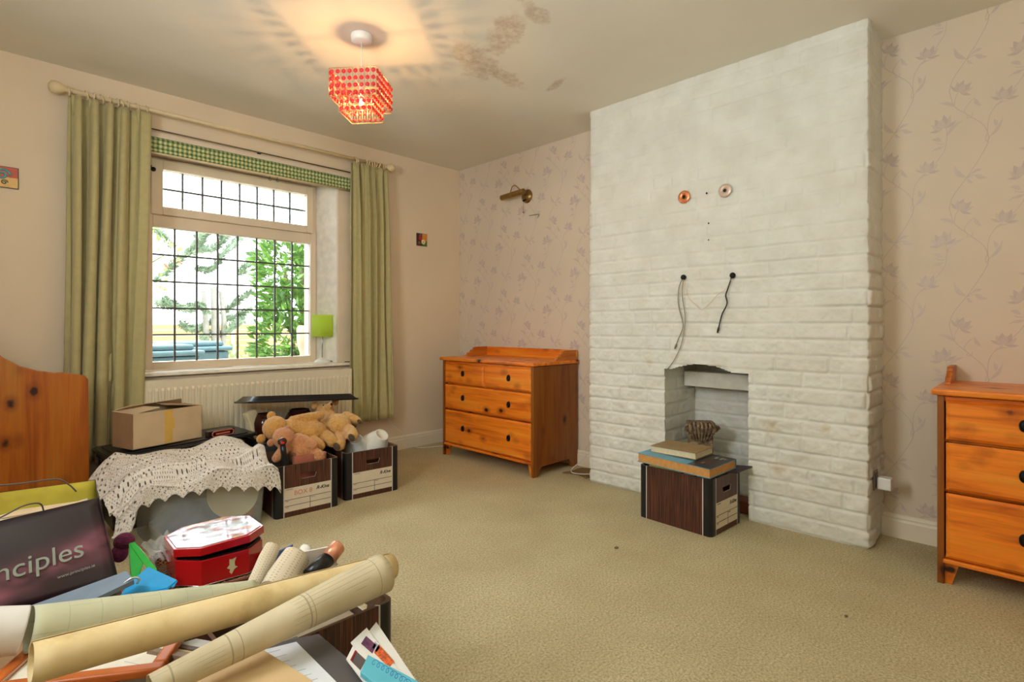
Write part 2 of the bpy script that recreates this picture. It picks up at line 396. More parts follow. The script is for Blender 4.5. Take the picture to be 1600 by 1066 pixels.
for a, c, wd, bd in (((132, 212), (62, 180), 9, .1), ((180, 578), (128, 504), 11, -.15), ((213, 192), (243, 237), 9, .1), ((275, 395), (326, 310), 8, .1), ((215, 572), (268, 592), 9, .1), ((200, 562), (250, 545), 7, -.1),
                     ((182, 584), (210, 610), 7, .1), ((300, 350), (290, 312), 9, .1), ((418, 60), (492, -4), 10, -.15), ((395, 80), (352, 62), 10, .1), ((405, 105), (360, 118), 5, -.1), ((290, 258), (350, 240), 5, -.15)):
    motif.append((lens(a, c, wd, bend=bd), 1, 1))
for f in (flower(152, 142, 60, 40), flower(330, 222, 62, 14), flower(402, 14, 68, -14)):
    for poly, t, k in f: motif.append((poly, t, 2+k))
wp = MB(); wp.box(0, .1, Y0-.05, -2.72, 0, H, 0); wp.box(0, .1, -2.12, .05, 0, H, 0); wp.box(0, .1, -2.72, -2.12, .84, H, 0)
K = .53/590
for iy in range(-1, 10):
    for half in (0, 1):
        for iz in range(-1, 6):
            oy = -iy*.53-half*.265; oz = H-iz*.53+half*.265-.06
            if oy < Y0-.3: continue
            for poly, tone, lift in motif:
                pts = [(oy-(x-108)*K*.92, oz-(y-130)*K) for x, y in poly]
                if all(-2.85 < p[0] < -2.0 and p[1] < 1 for p in pts): continue
                if max(p[1] for p in pts) > H or min(p[1] for p in pts) < 0 or max(p[0] for p in pts) > 0 or min(p[0] for p in pts) < Y0: 
                    pts = [(min(p[0], -.0005), min(max(p[1], .001), H-.001)) for p in pts]
                    if max(p[1] for p in pts)-min(p[1] for p in pts) < .002 or max(p[0] for p in pts)-min(p[0] for p in pts) < .0006: continue
                wp.add([(-.0003-.00008*lift, y, z) for y, z in pts], [list(range(len(pts)))], 1+tone)
struct(wp.build('wall_right', [M['paper'], M['print1'], M['print2']]))

# skirting boards
def skirt(name, pts):
    b = MB(); prof = [(0, 0), (.018, 0), (.018, .078), (.013, .088), (.014, .096), (.007, .108), (0, .110)]
    for (x0, y0), (x1, y1) in pts:
        d = Vector((x1-x0, y1-y0, 0)); n = Vector((d.y, -d.x, 0)).normalized(); m = len(prof)
        vs = [Vector((x, y, 0))+n*a+Vector((0, 0, z)) for x, y in ((x0, y0), (x1, y1)) for a, z in prof]
        b.add(vs, [[i, i+1, m+i+1, m+i] for i in range(m-1)]+[list(range(m))[::-1], list(range(m, 2*m))])
    return struct(b.build(name, M['gloss'], fix=True))
skirt('baseboard_window', [((X0, 0), (0, 0))]); skirt('baseboard_right', [((0, -.018), (0, -1.63)), ((0, -3.19), (0, Y0))]); 

# chimney breast: painted brickwork, sculpted
def m_brick():
    s = NT('white_painted_brick'); v = s.co()
    st = None
    for (sy, sz, sr) in ((-2.08, .80, .07), (-2.78, .50, .10), (-2.80, .30, .11), (-3.02, .52, .05)):
        sb = s.n('VectorMath', operation='SUBTRACT'); s.t.links.new(v, sb.inputs[0]); sb.inputs[1].default_value = (cxf, sy, sz); ln = s.n('VectorMath', operation='LENGTH'); s.t.links.new(sb.outputs[0], ln.inputs[0])
        k = s.ramp(s.math('ADD', s.math('DIVIDE', ln.outputs['Value'], sr), s.math('MULTIPLY', s.noise(v, 14, 4), 1.0)), [(.45, .6), (1.0, 0)]); st = k if st is None else s.math('MAXIMUM', st, k)
    fine = s.noise(v, 45, 5, .6)
    x, y, z = s.sep(v); low = s.ramp(z, [(.2, 1), (.32, 0)])
    col = s.ramp(s.noise(v, 8, 4), [(.3, lin((222, 220, 207))), (.7, lin((234, 233, 223)))])
    col = s.mix(st, col, lin((206, 186, 140)))
    s.base(col); s.p(Roughness=.62, Specular_IOR_Level=.3); s.bump(fine, .35, .008); return s.m
cy0, cy1, cxf = -1.645, -3.185, -.275
M['brick'] = m_brick()
oy0, oy1, oz = -2.180, -2.665, .765
def bricks(S, Z, seed, s0, L, amp=1.0, hc=.0785):
    rr = random.Random(seed); n = int(H/hc)+2; Hh = np.full(S.shape, -1.0); 
    wav = .010*(fbm(S*2.3+seed, Z*.8, 2)-.5)+.004*(fbm(S*14, Z*14+3, 2)-.5)
    Zw = Z+wav; ci = np.floor(Zw/hc).astype(int); dz = np.minimum(Zw-ci*hc, (ci+1)*hc-Zw); d = np.zeros_like(S); hgt = np.zeros_like(S)
    for c in range(-1, n):
        x = s0-(.12 if c % 2 else .0)-rr.random()*.05; cuts = [x]
        while x < s0+L+.3:
            x += rr.choice([.235, .23, .24, .225, .115, .12, .16]) if rr.random() < .85 else .19; cuts.append(x)
        cuts = np.array(cuts); mk = ci == c; s_ = S[mk]+.006*(fbm(Z[mk]*22+c, S[mk]*5, 2)-.5); k = np.clip(np.searchsorted(cuts, s_)-1, 0, len(cuts)-2)
        d[mk] = np.minimum(s_-cuts[k], cuts[k+1]-s_)
        hs = np.array([rr.uniform(-1, 1) for _ in cuts]); tl = np.array([rr.uniform(-1, 1) for _ in cuts]); hgt[mk] = hs[k]+tl[k]*(Zw[mk]/hc-c-.5)
    jn = .6+.9*fbm(S*6+11, Z*9, 2); dd = np.minimum(d, dz)-.0022; t = np.clip(dd/(.0075*jn), 0, 1); t = t*t*(3-2*t)
    rough = fbm(S*26, Z*26, 4)-.5; big = fbm(S*7+5, Z*7, 3)-.5
    A = np.clip(1.55-(Z-.7)*.60, .68, 1.55); vj = np.clip(fbm(S*3, Z*5+7, 2)*2.4-.1, .45, 1); t = np.where(d < dz, 1-(1-t)*vj, t)
    return amp*A*(.0068*t+.0022*hgt*t+.0075*rough*(.5+t)+.007*big*t)
def strip_grid(P, Nn, S, Z, h, keep=None):
    """P,Nn: functions of s -> point(xy), normal(xy)"""
    nz, ns = S.shape; px, py = P; nx, ny = Nn
    V = np.stack([px[None, :]+nx[None, :]*h, py[None, :]+ny[None, :]*h, Z], -1).reshape(-1, 3)
    idx = np.arange(nz*ns).reshape(nz, ns); F = np.stack([idx[:-1, :-1], idx[:-1, 1:], idx[1:, 1:], idx[1:, :-1]], -1)
    if keep is not None: F = F[keep]
    else: F = F.reshape(-1, 4)
    return V, F.reshape(-1, 4)
side = abs(cxf)+.02; Lf = cy0-cy1; rc = .012
ss = np.concatenate([np.linspace(0, side-.02, 40), np.linspace(side-.02, side+.02, 9)[1:], np.linspace(side+.02, side+Lf-.02, 262)[1:], np.linspace(side+Lf-.02, side+Lf+.02, 9)[1:], np.linspace(side+Lf+.02, 2*side+Lf, 40)[1:]])
def pp(s):
    if s < side: x, y, nx, ny = .02-s, cy0, 0, 1
    elif s < side+Lf: x, y, nx, ny = cxf, cy0-(s-side), -1, 0
    else: x, y, nx, ny = cxf+(s-side-Lf), cy1, 0, -1
    for c, (ax, ay), (bx, by) in ((side, (0, 1), (-1, 0)), (side+Lf, (-1, 0), (0, -1))):
        t = (s-c)/.018
        if abs(t) <= 1:
            a = (t+1)/2; nx, ny = ax*(1-a)+bx*a, ay*(1-a)+by*a; l = math.hypot(nx, ny); nx /= l; ny /= l
            k = .006*(1-abs(t)); x -= nx*k; y -= ny*k
    return x, y, nx, ny
pq = np.array([pp(s) for s in ss]); zz = np.linspace(0, H, 401); Sg, Zg = np.meshgrid(ss, zz)
hh = bricks(Sg, Zg, 5, 0, ss[-1])
yf = cy0-(Sg-side); arch = oz+.035*np.clip(1-((yf-(-2.40))/.17)**2, 0, 1)
inside = (yf < oy0) & (yf > oy1) & (Zg < arch)
lint = np.clip(1-np.abs(Zg-arch-.035)/.05, 0, 1)*((yf < oy0+.03) & (yf > oy1-.09)); hh = hh*(1-.8*lint)+lint*(.010+.012*(fbm(Sg*16, Zg*16, 4)-.5))
cm = lambda a: (a[:-1, :-1]+0.0+a[1:, 1:]+a[1:, :-1]+a[:-1, 1:])/4
keep = cm(inside.astype(float)) < .6
V, F = strip_grid((pq[:, 0], pq[:, 1]), (pq[:, 2], pq[:, 3]), Sg, Zg, hh, keep)
allV, allF = [V], [F]; off = len(V)
def add_face(x0, y0, x1, y1, nx, ny, z1, seed, n=40, nzz=130, amp=.8):
    global off
    t = np.linspace(0, 1, n); L = math.hypot(x1-x0, y1-y0); S, Z = np.meshgrid(t*L, np.linspace(0, z1, nzz)); h = bricks(S, Z, seed, 0, L, amp)-.006
    V, F = strip_grid((x0+t*(x1-x0), y0+t*(y1-y0)), (np.full(n, nx), np.full(n, ny)), S, Z, h); allV.append(V); allF.append(F+off); off += len(V)
add_face(cxf-.002, oy0-.001, .125, oy0-.001, 0, -1, .82, 11, 60)
add_face(.12, oy1+.001, cxf-.002, oy1+.001, 0, 1, .82, 12, 60)
add_face(.10, oy0+.01, .10, oy1-.01, -1, 0, .82, 13, 80)
me = bpy.data.meshes.new('chimney_breast'); me.from_pydata(np.concatenate(allV).tolist(), [], np.concatenate(allF).tolist()); me.materials.append(M['brick'])
me.polygons.foreach_set('use_smooth', [True]*len(me.polygons)); bm = bmesh.new(); bm.from_mesh(me)
bm.to_mesh(me); bm.free()
ch = bpy.data.objects.new('wall_chimney', me); COL.objects.link(ch); struct(ch)
b = MB(); b.box(cxf+.012, .12, oy1-.005, oy0+.005, oz+.042, oz+.06); struct(b.build('trim_2', M['brick']))
# painted lintel board inside the opening
b = MB(); b.box(-.055, -.02, oy1+.004, oy0-.006, .645, .735); b.box(-.02, .09, oy1+.004, oy0-.006, .722, .735)
struct(b.build('trim_1', pm('painted_board', (226, 222, 206), .5), bevel=.006))

# ================================================================== WINDOW
yf0, yf1 = .17, .235
b = MB(); fx0, fx1, fz0, fz1 = -2.385, -1.262, .735, 2.055
gx0, gx1, gz0, gz1 = -2.312, -1.305, .785, 1.625; ux0, ux1, uz0, uz1 = -2.262, -1.342, 1.752, 1.982
b.box(fx0, gx0, yf0, yf1, fz0, fz1); b.box(gx1, fx1, yf0, yf1, fz0, fz1); b.box(gx0, gx1, yf0, yf1, fz0, gz0); b.box(gx0, gx1, yf0, yf1, gz1, 1.70); b.box(gx0, gx1, yf0, yf1, 2.03, fz1)
win = struct(b.build('window_1', M['frame'], bevel=.004))
# opening light (top sash) stands a little forward
b = MB(); b.box(gx0-.012, ux0, yf0-.022, yf1-.02, 1.70, 2.04); b.box(ux1, gx1+.012, yf0-.022, yf1-.02, 1.70, 2.04); b.box(ux0, ux1, yf0-.022, yf1-.02, 1.70, uz0); b.box(ux0, ux1, yf0-.022, yf1-.02, uz1, 2.04)
sash = b.build('top_sash', M['frame'], win, bevel=.004)
b = MB(); b.box(gx0, gx1, .205, .209, gz0, gz1); b.build('lower_pane', M['glass'], win)
b = MB(); b.box(ux0, ux1, .185, .189, uz0, uz1); b.build('upper_pane', M['frost'], win)
def leads(x0, x1, z0, z1, nx, nz, y, nm):
    b = MB()
    for i in range(1, nx): x = x0+(x1-x0)*i/nx; b.box(x-.0052, x+.0052, y-.004, y+.007, z0, z1)
    for j in range(1, nz): z = z0+(z1-z0)*j/nz; b.box(x0, x1, y-.0045, y+.0075, z-.0052, z+.0052)
    b.build(nm, M['lead'], win)
leads(gx0, gx1, gz0, gz1, 8, 5, .204, 'lead_grid'); leads(ux0, ux1, uz0, uz1, 8, 2, .184, 'upper_lead_grid')
# bullseye pane
b = MB(); cxb = gx0+(gx1-gx0)*3.5/8; czb = gz0+(gz1-gz0)*3.5/5; dg = pm('bottle_glass_ring', (190, 205, 200), .1)
for r in (.052, .043, .024, .014): b.tube([(cxb+r*math.cos(2*PI*k/28), .203, czb+r*math.sin(2*PI*k/28)) for k in range(28)], .0022, 5, closed=True)
b.build('bullseye', dg, win)
# sill, head trim, right casing
struct(MB().box(-2.44, -1.06, -.035, .172, .712, .735).build('trim_3', pm('white_sill', (238, 230, 212), .4), bevel=.006))
b = MB(); b.box(-1.185, -1.075, -.018, 0, .735, 2.12); struct(b.build('trim_4', M['frame'], bevel=.003))
b = MB(); b.box(-2.44, -1.03, -.02, 0, 2.118, 2.152); struct(b.build('trim_5', M['frame'], bevel=.003))
# window stay on the left + hooks
s_ = thing('window_catch', 'small black iron catch on a pale bar at the top left of the window', 'catch', (-2.345, .145, 1.96))
MB().tube([(0, 0, .055), (.002, -.003, .03), (0, 0, -.09)], .006, 8).build('bar', M['chrome'], s_)
b = MB(); b.box(-.035, .02, -.02, .0, .0, .03); b.ball((.028, -.012, .008), .014); b.ball((-.03, -.012, .02), .012); b.build('catch_plate', M['black'], s_, bevel=.004)

# ================================================================== RADIATOR
r_ = thing('radiator', 'long cream ribbed panel radiator below the leaded window', 'radiator', (-2.435, -.055, .115))
b = MB(); L, Hr = 1.31, .575; n = 42; pts = []
for i in range(n):
    x = L*(i+.5)/n; wv = L/n
    for fx, dy in ((-.5, 0), (-.30, 0), (-.22, -.008), (.22, -.008), (.30, 0)): pts.append((x+fx*wv, -.062+dy))
m = len(pts); zs = [(0, 0), (.03, 0), (.045, 1), (Hr-.055, 1), (Hr-.04, 0), (Hr, 0)]
vs = [Vector((x, (-.062+(y+.062)*k), z)) for z, k in zs for x, y in pts]
b.add(vs, [(j*m+i, j*m+i+1, (j+1)*m+i+1, (j+1)*m+i) for j in range(len(zs)-1) for i in range(m-1)], 0, False)
b.box(0, L, -.0625, 0, Hr-.001, Hr+.004); b.box(0, .004, -.062, 0, 0, Hr); b.box(L-.004, L, -.062, 0, 0, Hr); b.box(0, L, -.004, 0, 0, Hr)
b.build('panel', pm('radiator_enamel', (234, 222, 192), .35, var=.02), r_)
for x in (.2, 1.1): MB().box(x, x+.03, -.0, .037, .1, .5).build('bracket', M['gloss'], r_)
MB().tube([(.05, -.03, .03), (.05, -.03, -.06), (.05, -.03, -.115)], .008).build('pipe', M['gloss'], r_)
MB().tube([(L-.03, -.03, .03), (L-.03, -.03, -.115)], .008).build('pipe', M['gloss'], r_)

# ================================================================== CURTAIN POLE, CURTAINS, BLIND
pl = thing('curtain_pole', 'cream painted wooden curtain pole with ball finials above the window', 'curtain pole', (-1.79, -.10, 2.247))
MB().tube([(-.97, 0, 0), (.95, 0, 0)], .0125, 14).build('rod', M['pole'], pl)
for s in (-1, 1): MB().lathe([(.001, -.05), (.013, -.045), (.017, -.03), (.012, -.022), (.018, -.012), (.03, .008), (.033, .024), (.028, .042), (.014, .052), (.001, .054)], 20, (s*.985, 0, 0), (s, 0, 0)).build('finial', M['pole'], pl)
def ring(x, tilt):
    pts = [(x+tilt*math.cos(a)*.02, .021*math.sin(a), -.006+.021*math.cos(a)) for a in [2*PI*k/20 for k in range(20)]]
    MB().tube(pts, .0042, 6, closed=True).build('ring', M['pole'], pl)
for x in (-.955, -.88, -.85, -.815, -.78, -.745, -.725, -.70, -.655, -.61): ring(x, rnd.uniform(-.4, .4))
for x in (.70, .715, .79, .81, .835, .855, .875, .90, .93, .945): ring(x, rnd.uniform(-.4, .4))
for x in (-.91, .91): b = MB(); b.tube([(x, .10, -.01), (x, .0, -.012)], .011, 10); b.lathe([(.001, 0), (.03, 0), (.03, .012), (.001, .014)], 16, (x, .10, -.01), (0, -1, 0)); b.build('bracket', M['pole'], pl)
def curtain(name, label, x0t, x1t, x0b, x1b, ztop, zbot, folds, seed, hem=0.0, amp=.035):
    rr = random.Random(seed); ph = [rr.uniform(-.6, .6) for _ in range(folds+2)]; am = [rr.uniform(.65, 1.2) for _ in range(folds+2)]; drift = [rr.uniform(-.05, .05) for _ in range(folds+2)]
    wt = [rr.uniform(.6, 1.5) for _ in range(folds)]; sw = sum(wt); cum = [sum(wt[:i])/sw for i in range(folds+1)]
    def fn(u, v):
        kk = max(i for i in range(folds) if cum[i] <= u+1e-9); t = kk+(u-cum[kk])/(cum[kk+1]-cum[kk]); t += .10*math.sin(3*v+kk*2.1+seed)*v*math.sin(PI*u); k = int(min(t, folds-1e-6)); fr = t-k
        a = amp*(am[k]*(1-fr)+am[k+1]*fr)*(.55+.45*min(1, v*5))
        sharp = math.sin(2*PI*t+.75*math.sin(2*PI*t))+.22*math.sin(6*PI*t+2*v+k+ph[k])*(1-.3*v); 
        y = a*sharp+.008*math.sin(9*u+5*v+seed)*v
        xs = .25*(x1t-x0t)/folds*math.sin(4*PI*t+seed)*(.4+.6*v)+ .012*math.sin(3*v+k*1.7)*v
        uu = u+.02*math.sin(6*v+u*9)*v
        x = (x0t+(x1t-x0t)*u)*(1-v)+(x0b+(x1b-x0b)*uu)*v+xs
        z = ztop+(zbot-ztop)*v+.004*math.sin(2*PI*t)*v - hem*(1-u)*v
        return (x, -.10+y, z)
    b = MB(); b.grid(fn, folds*24, 40)
    t = thing(name, label, 'curtain', ((x0t+x1t)/2, -.1, zbot), group=None)
    for i, v in enumerate(b.v): b.v[i] = (v[0]-(x0t+x1t)/2, v[1]+.1, v[2]-zbot)
    b.build('cloth', M['curtain'], t, solid=.003)
    # heading tape pleats
    h = MB()
    for k in range(folds): x = x0t+(x1t-x0t)*(k+.25)/folds-(x0t+x1t)/2; h.tube([(x, .0-amp*.2, ztop-zbot+.002), (x, 0, ztop-zbot-.03), (x+.003, .004, ztop-zbot-.10)], [.009, .010, .004], 8)
    h.build('pinch_pleats', M['curtain'], t)
    return t
curtain('curtain', 'sage green pleated curtain on the left of the window behind the pine headboard', -2.745, -2.385, -2.765, -2.445, 2.222, .285, 5, 2, hem=0, amp=.050)
curtain('curtain', 'sage green pleated curtain on the right of the window, hanging beside the lime lamp', -1.115, -.815, -1.115, -.775, 2.222, .29, 5, 5, amp=.042)
bl = thing('window_blind', 'green gingham blind drawn up to a narrow band at the window head', 'blind', (-1.735, -.03, 2.02))
b = MB(); b.grid(lambda u, v: (-.66+1.32*u, -.012-.012*math.sin(v*PI*3)**2+.002*math.sin(u*30), .002+.094*v), 120, 14); b.build('gathered_cloth', m_gingham(), bl, solid=.004)
MB().tube([(-.66, -.02, .0), (.66, -.02, .0)], .006).build('bottom_bar', M['pole'], bl)
MB().box(-.66, .66, -.02, 0, .095, .10).build('headrail', M['gloss'], bl)
for x in (.04, .09): MB().tube(smooth_path([(x, -.02, 0), (x+.006, -.022, -.018), (x-.006, -.024, -.03), (x+.004, -.026, -.038), (x+.012, -.026, -.030)]), .0014, 5).build('hook', M['black'], bl)
tr = thing('curtain_rail', 'thin dark metal rail on the wall above the gingham blind', 'rail', (-1.735, -.03, 2.163))
MB().tube([(-.69, 0, 0), (.70, 0, 0)], .0045).build('rail', pm('dark_rail', (120, 104, 84), .4, .3), tr)
MB().box(-.02, .0, 0, .03, -.004, .004).build('bracket', M['black'], tr)

# ================================================================== SILL LAMP
lp = thing('table_lamp', 'small table lamp with a lime green drum shade on the window sill', 'lamp', (-1.262, .07, .735))
MB().lathe([(.001, 0), (.062, 0), (.060, .006), (.045, .022), (.02, .034), (.006, .04), (.001, .04)], 28).build('base', M['white'], lp)
MB().tube([(0, 0, .03), (0, 0, .25)], .0045, 10).build('stem', M['chrome'], lp)
b = MB(); P = rrect(-.062, .062, -.062, .062, .03, 6); n = len(P)
b.add([(x, y, z) for z in (.195, .355) for x, y in P], [(i, (i+1) % n, n+(i+1) % n, n+i) for i in range(n)], 0, True)
s = NT('lime_fabric'); s.base(lin((226, 246, 116))); s.p(Roughness=.8); tl = s.n('BsdfTranslucent'); tl.inputs[0].default_value = lin((232, 250, 110)); mx = s.n('MixShader'); mx.inputs[0].default_value = .6
s.t.links.new(s.b.outputs[0], mx.inputs[1]); s.t.links.new(tl.outputs[0], mx.inputs[2]); s.t.links.new(mx.outputs[0], s.out.inputs[0])
o = b.build('lamp_shade', s.m, lp, solid=.0015, rot=(0, 0, R(12)))
MB().tube(smooth_path([(.05, -.02, .012), (.085, -.05, .006), (.11, -.075, .005), (.18, -.105, .003)]), .003, 6).build('flex', M['black'], lp)

# ================================================================== TILES ON THE WALL
def tile(label, x, z, seed, pal, sz=.095, ty=0):
    t = thing('wall_tile', label, 'tile', (x, -.0045, z))
    MB().box(-sz/2, sz/2, -.0045, .0045, -sz/2, sz/2).build('tile_body', pm('glazed_tile_edge', (70, 50, 36), .3), t, bevel=.0015)
    b = MB(); mats = [pm('glaze_%s_%d' % (('swirl', 'petal')[ty], i), c, .2, var=.15) for i, c in enumerate(pal)]
    if ty == 0:
        b.box(-sz*.47, sz*.47, -.0055, -.0045, 0, sz*.47, 0); b.box(-sz*.47, sz*.47, -.0055, -.0045, -sz*.47, 0, 1)
        for k, (cx, cz, rr_) in enumerate(((-.008, .012, .030), (.0, -.026, .013))):
            pth = [(cx+rr_*(1-j/40)*math.cos(j*.28), -.0062, cz+rr_*(1-j/40)*math.sin(j*.28)) for j in range(34)]; b.tube(pth, [.0055*(rr_/.03)]*34, 6, 2+k)
    else:
        b.box(-sz*.47, 0, -.0055, -.0045, -sz*.47, sz*.47, 0); b.box(0, sz*.47, -.0055, -.0045, -sz*.1, sz*.47, 1); b.box(-.0, sz*.47, -.0055, -.0045, -sz*.47, -sz*.1, 4)
        for k, (cx, cz, rr_, mi) in enumerate(((.012, -.018, .02, 3), (-.02, .012, .018, 2), (.022, .02, .018, 1), (-.028, -.028, .012, 4), (.012, -.020, .008, 2), (-.02, .036, .010, 5))):
            for j in range(5 if mi == 3 else 1): a = 2*PI*j/5; q = .6*rr_ if mi == 3 else 0; b.ball((cx+q*math.cos(a), -.006, cz+q*math.sin(a)), (rr_*(.5 if mi == 3 else .9), .002, rr_*(.5 if mi == 3 else .9)), 12, 8, mi)
    b.build('glazed_picture', mats, t)
tile('small glazed tile with a turquoise swirl, hanging left of the left curtain', -2.988, 1.762, 1, [(196, 92, 70), (226, 184, 110), (96, 168, 170), (70, 96, 70)], .108)
tile('small glazed flower tile in red and orange, hanging right of the right curtain', -.415, 1.735, 2, [(96, 36, 34), (224, 138, 44), (176, 44, 44), (226, 216, 160), (92, 120, 60), (70, 130, 128)], .105, 1)
# ================================================================== PINE CHESTS
CW, CDp, CH = .96, .475, .765
def make_chest():
    t = thing('chest_of_drawers', '', 'chest of drawers', (-.49, -.385, 0), -PI/2)
    # side panels with shaped feet
    def side(x0, x1):
        poly = [(0, 0), (.045, 0), (.055, .035), (.085, .062), (CDp-.10, .062), (CDp-.075, .035), (CDp-.065, 0), (CDp, 0), (CDp, .738), (0, .738)]
        b = MB(); n = len(poly); vs = [(x, y, z) for x in (x0, x1) for y, z in poly]
        b.add(vs, [list(range(n))[::-1], list(range(n, 2*n))]+[(i, (i+1) % n, n+(i+1) % n, n+i) for i in range(n)]); return b
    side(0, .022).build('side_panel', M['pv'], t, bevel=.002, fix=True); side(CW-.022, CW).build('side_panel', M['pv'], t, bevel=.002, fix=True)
    b = MB(); b.box(.022, CW-.022, CDp-.02, CDp-.008, .08, .738); b.build('back_panel', M['ph'], t)
    b = MB(); b.box(.022, CW-.022, .012, CDp-.02, .715, .735); b.box(.022, CW-.022, .02, CDp-.02, .09, .105)
    for z in (.560, .362): b.box(.022, CW-.022, .032, .08, z-.006, z+.006)
    b.box(CW/2-.006, CW/2+.006, .006, .06, .562, .725)
    # feet returns on the front
    for x0, x1, s in ((.022, .085, 1), (CW-.085, CW-.022, -1)):
        a = [(x0, 0), (x0+.022, 0), (x1-.02, .078), (x0, .078)] if s > 0 else [(x1, 0), (x1, .078), (x0+.02, .078), (x1-.022, 0)]
        n = 4; b.add([(x, y, z) for y in (.016, .034) for x, z in a], [(0, 1, 2, 3), (7, 6, 5, 4), (0, 4, 5, 1), (1, 5, 6, 2), (2, 6, 7, 3), (3, 7, 4, 0)])
    b.build('carcass_frame', M['ph'], t, fix=True)
    b = MB(); b.box(.018, CW-.018, -.004, .02, .082, .100); b.build('base_rail', M['ph'], t, bevel=.006, seg=3)
    b = MB(); b.box(-.018, CW+.018, -.022, CDp, .740, .765); b.build('top', M['ph'], t, bevel=.008, seg=3)
    b = MB(); b.box(0, CW, CDp-.018, CDp-.001, .765, .835); b.build('back_rail', M['ph'], t, bevel=.002)
    for x in (0, CW-.02):
        poly = [(CDp-.018, .765), (CDp-.018, .835), (CDp-.15, .835), (CDp-.165, .826), (CDp-.17, .815), (CDp-.19, .812), (CDp-.20, .795), (CDp-.225, .790), (CDp-.235, .775), (CDp-.25, .772), (CDp-.252, .765)]
        n = len(poly); b = MB(); b.add([(q, y, z) for q in (x, x+.02) for y, z in poly], [list(range(n))[::-1], list(range(n, 2*n))]+[(i, (i+1) % n, n+(i+1) % n, n+i) for i in range(n)])
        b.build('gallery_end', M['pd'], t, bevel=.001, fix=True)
    def drawer(x0, x1, z0, z1, knobs):
        b = MB(); e = .012
        vs = [(x0, .004, z0), (x1, .004, z0), (x1, .004, z1), (x0, .004, z1), (x0+e, -.006, z0+e), (x1-e, -.006, z0+e), (x1-e, -.006, z1-e), (x0+e, -.006, z1-e), (x0, .016, z0), (x1, .016, z0), (x1, .016, z1), (x0, .016, z1)]
        b.add(vs, [(4, 5, 6, 7), (0, 1, 5, 4), (1, 2, 6, 5), (2, 3, 7, 6), (3, 0, 4, 7), (8, 9, 1, 0), (9, 10, 2, 1), (10, 11, 3, 2), (11, 8, 0, 3), (11, 10, 9, 8)])
        b.box(x0+.01, x1-.01, .0165, CDp-.05, z0+.008, z1-.01)
        d = b.build('drawer', M['ph'], t, fix=False)
        for kx in knobs:
            kz = (z0+z1)/2+.004; h = MB()
            h.lathe([(.001, .006), (.014, .006), (.017, .004), (.018, 0)], 20, (kx, -.006, kz), (0, -1, 0), sx=.82, sy=1.25)
            h.tube([(kx+.012*math.cos(a), -.0135-.003*(math.sin(a) < 0), kz+.019*math.sin(a)) for a in [2*PI*k/20 for k in range(20)]], .0022, 6, closed=True)
            h.ball((kx, -.014, kz+.014), .0045)
            h.build('handle', M['black'], d)
    k1, k2 = .25, .735
    drawer(.027, CW/2-.010, .568, .722, [k1]); drawer(CW/2+.010, CW-.027, .568, .722, [k2])
    drawer(.027, CW-.027, .370, .555, [k1, k2]); drawer(.027, CW-.027, .106, .357, [k1, k2])
    return t
c1 = make_chest(); c1['label'] = 'orange pine chest of drawers between the window corner and the white brick chimney'; c1['group'] = 'pine chests of drawers'
c2 = copy_tree(c1); c2.location = (-.445, -3.450, 0); c2['label'] = 'orange pine chest of drawers at the right edge, past the wall socket'; c2.rotation_euler = (0, 0, -PI/2)
# fluff and thin card sheet on the carpet by the chest
b = MB(); b.grid(lambda u, v: (-.06-.20*u+.03*math.sin(v*3), -1.42-.2*v+.02*u, .004+.010*math.sin(PI*u)*math.sin(PI*v)+.002*math.sin(9*u)), 10, 10)
tag(b.build('carpet_offcut', pm('brown_felt', (138, 108, 66), .95), solid=.003), 'loose brown scrap of felt on the floor between chest and chimney', 'scrap')
b = MB(); b.tube(smooth_path([(-.10, -1.50, .13), (-.13, -1.46, .07), (-.19, -1.43, .022), (-.26, -1.50, .02), (-.20, -1.60, .022), (-.10, -1.60, .022)]), .003, 6)
tag(b.build('white_cable', M['white']), 'thin white cable lying beside the pine chest near the chimney', 'cable')
b = MB(); b.tube(smooth_path([(-.80, -.03, .30), (-.72, -.05, .21), (-.60, -.05, .10), (-.52, -.08, .012), (-.36, -.16, .006), (-.2, -.25, .006)]), .0025, 6)
tag(b.build('thin_cable', M['white']), 'thin cable trailing down from the right curtain to the floor', 'cable')

# ================================================================== HEADBOARD
hb = thing('headboard', 'orange pine bed headboard with a curved top, standing at the left below the curtain', 'headboard', (-2.70, -.37, 0))
xs = [(-.0, .0), (0.006, .08), (0, .745), (-.012, .765), (-.045, .775), (-.085, .783), (-.095, .787), (-.13, .787), (-.19, .80), (-.25, .825), (-.31, .87), (-.36, .93), (-.43, .99), (-.52, 1.03), (-.62, 1.04), (-.72, 1.03), (-.80, .99), (-.87, .93), (-.95, .86), (-1.02, .80), (-1.02, 0)]
b = MB(); n = len(xs); b.add([(x, y, z) for y in (-.011, .011) for x, z in xs], [list(range(n)), list(range(n, 2*n))[::-1]]+[(i, n+i, n+(i+1) % n, (i+1) % n) for i in range(n)])
s = NT('pine_boards'); pv = pine('pine_headboard', 'Z', .74)
b.build('board', pv, hb, bevel=.004, fix=True)

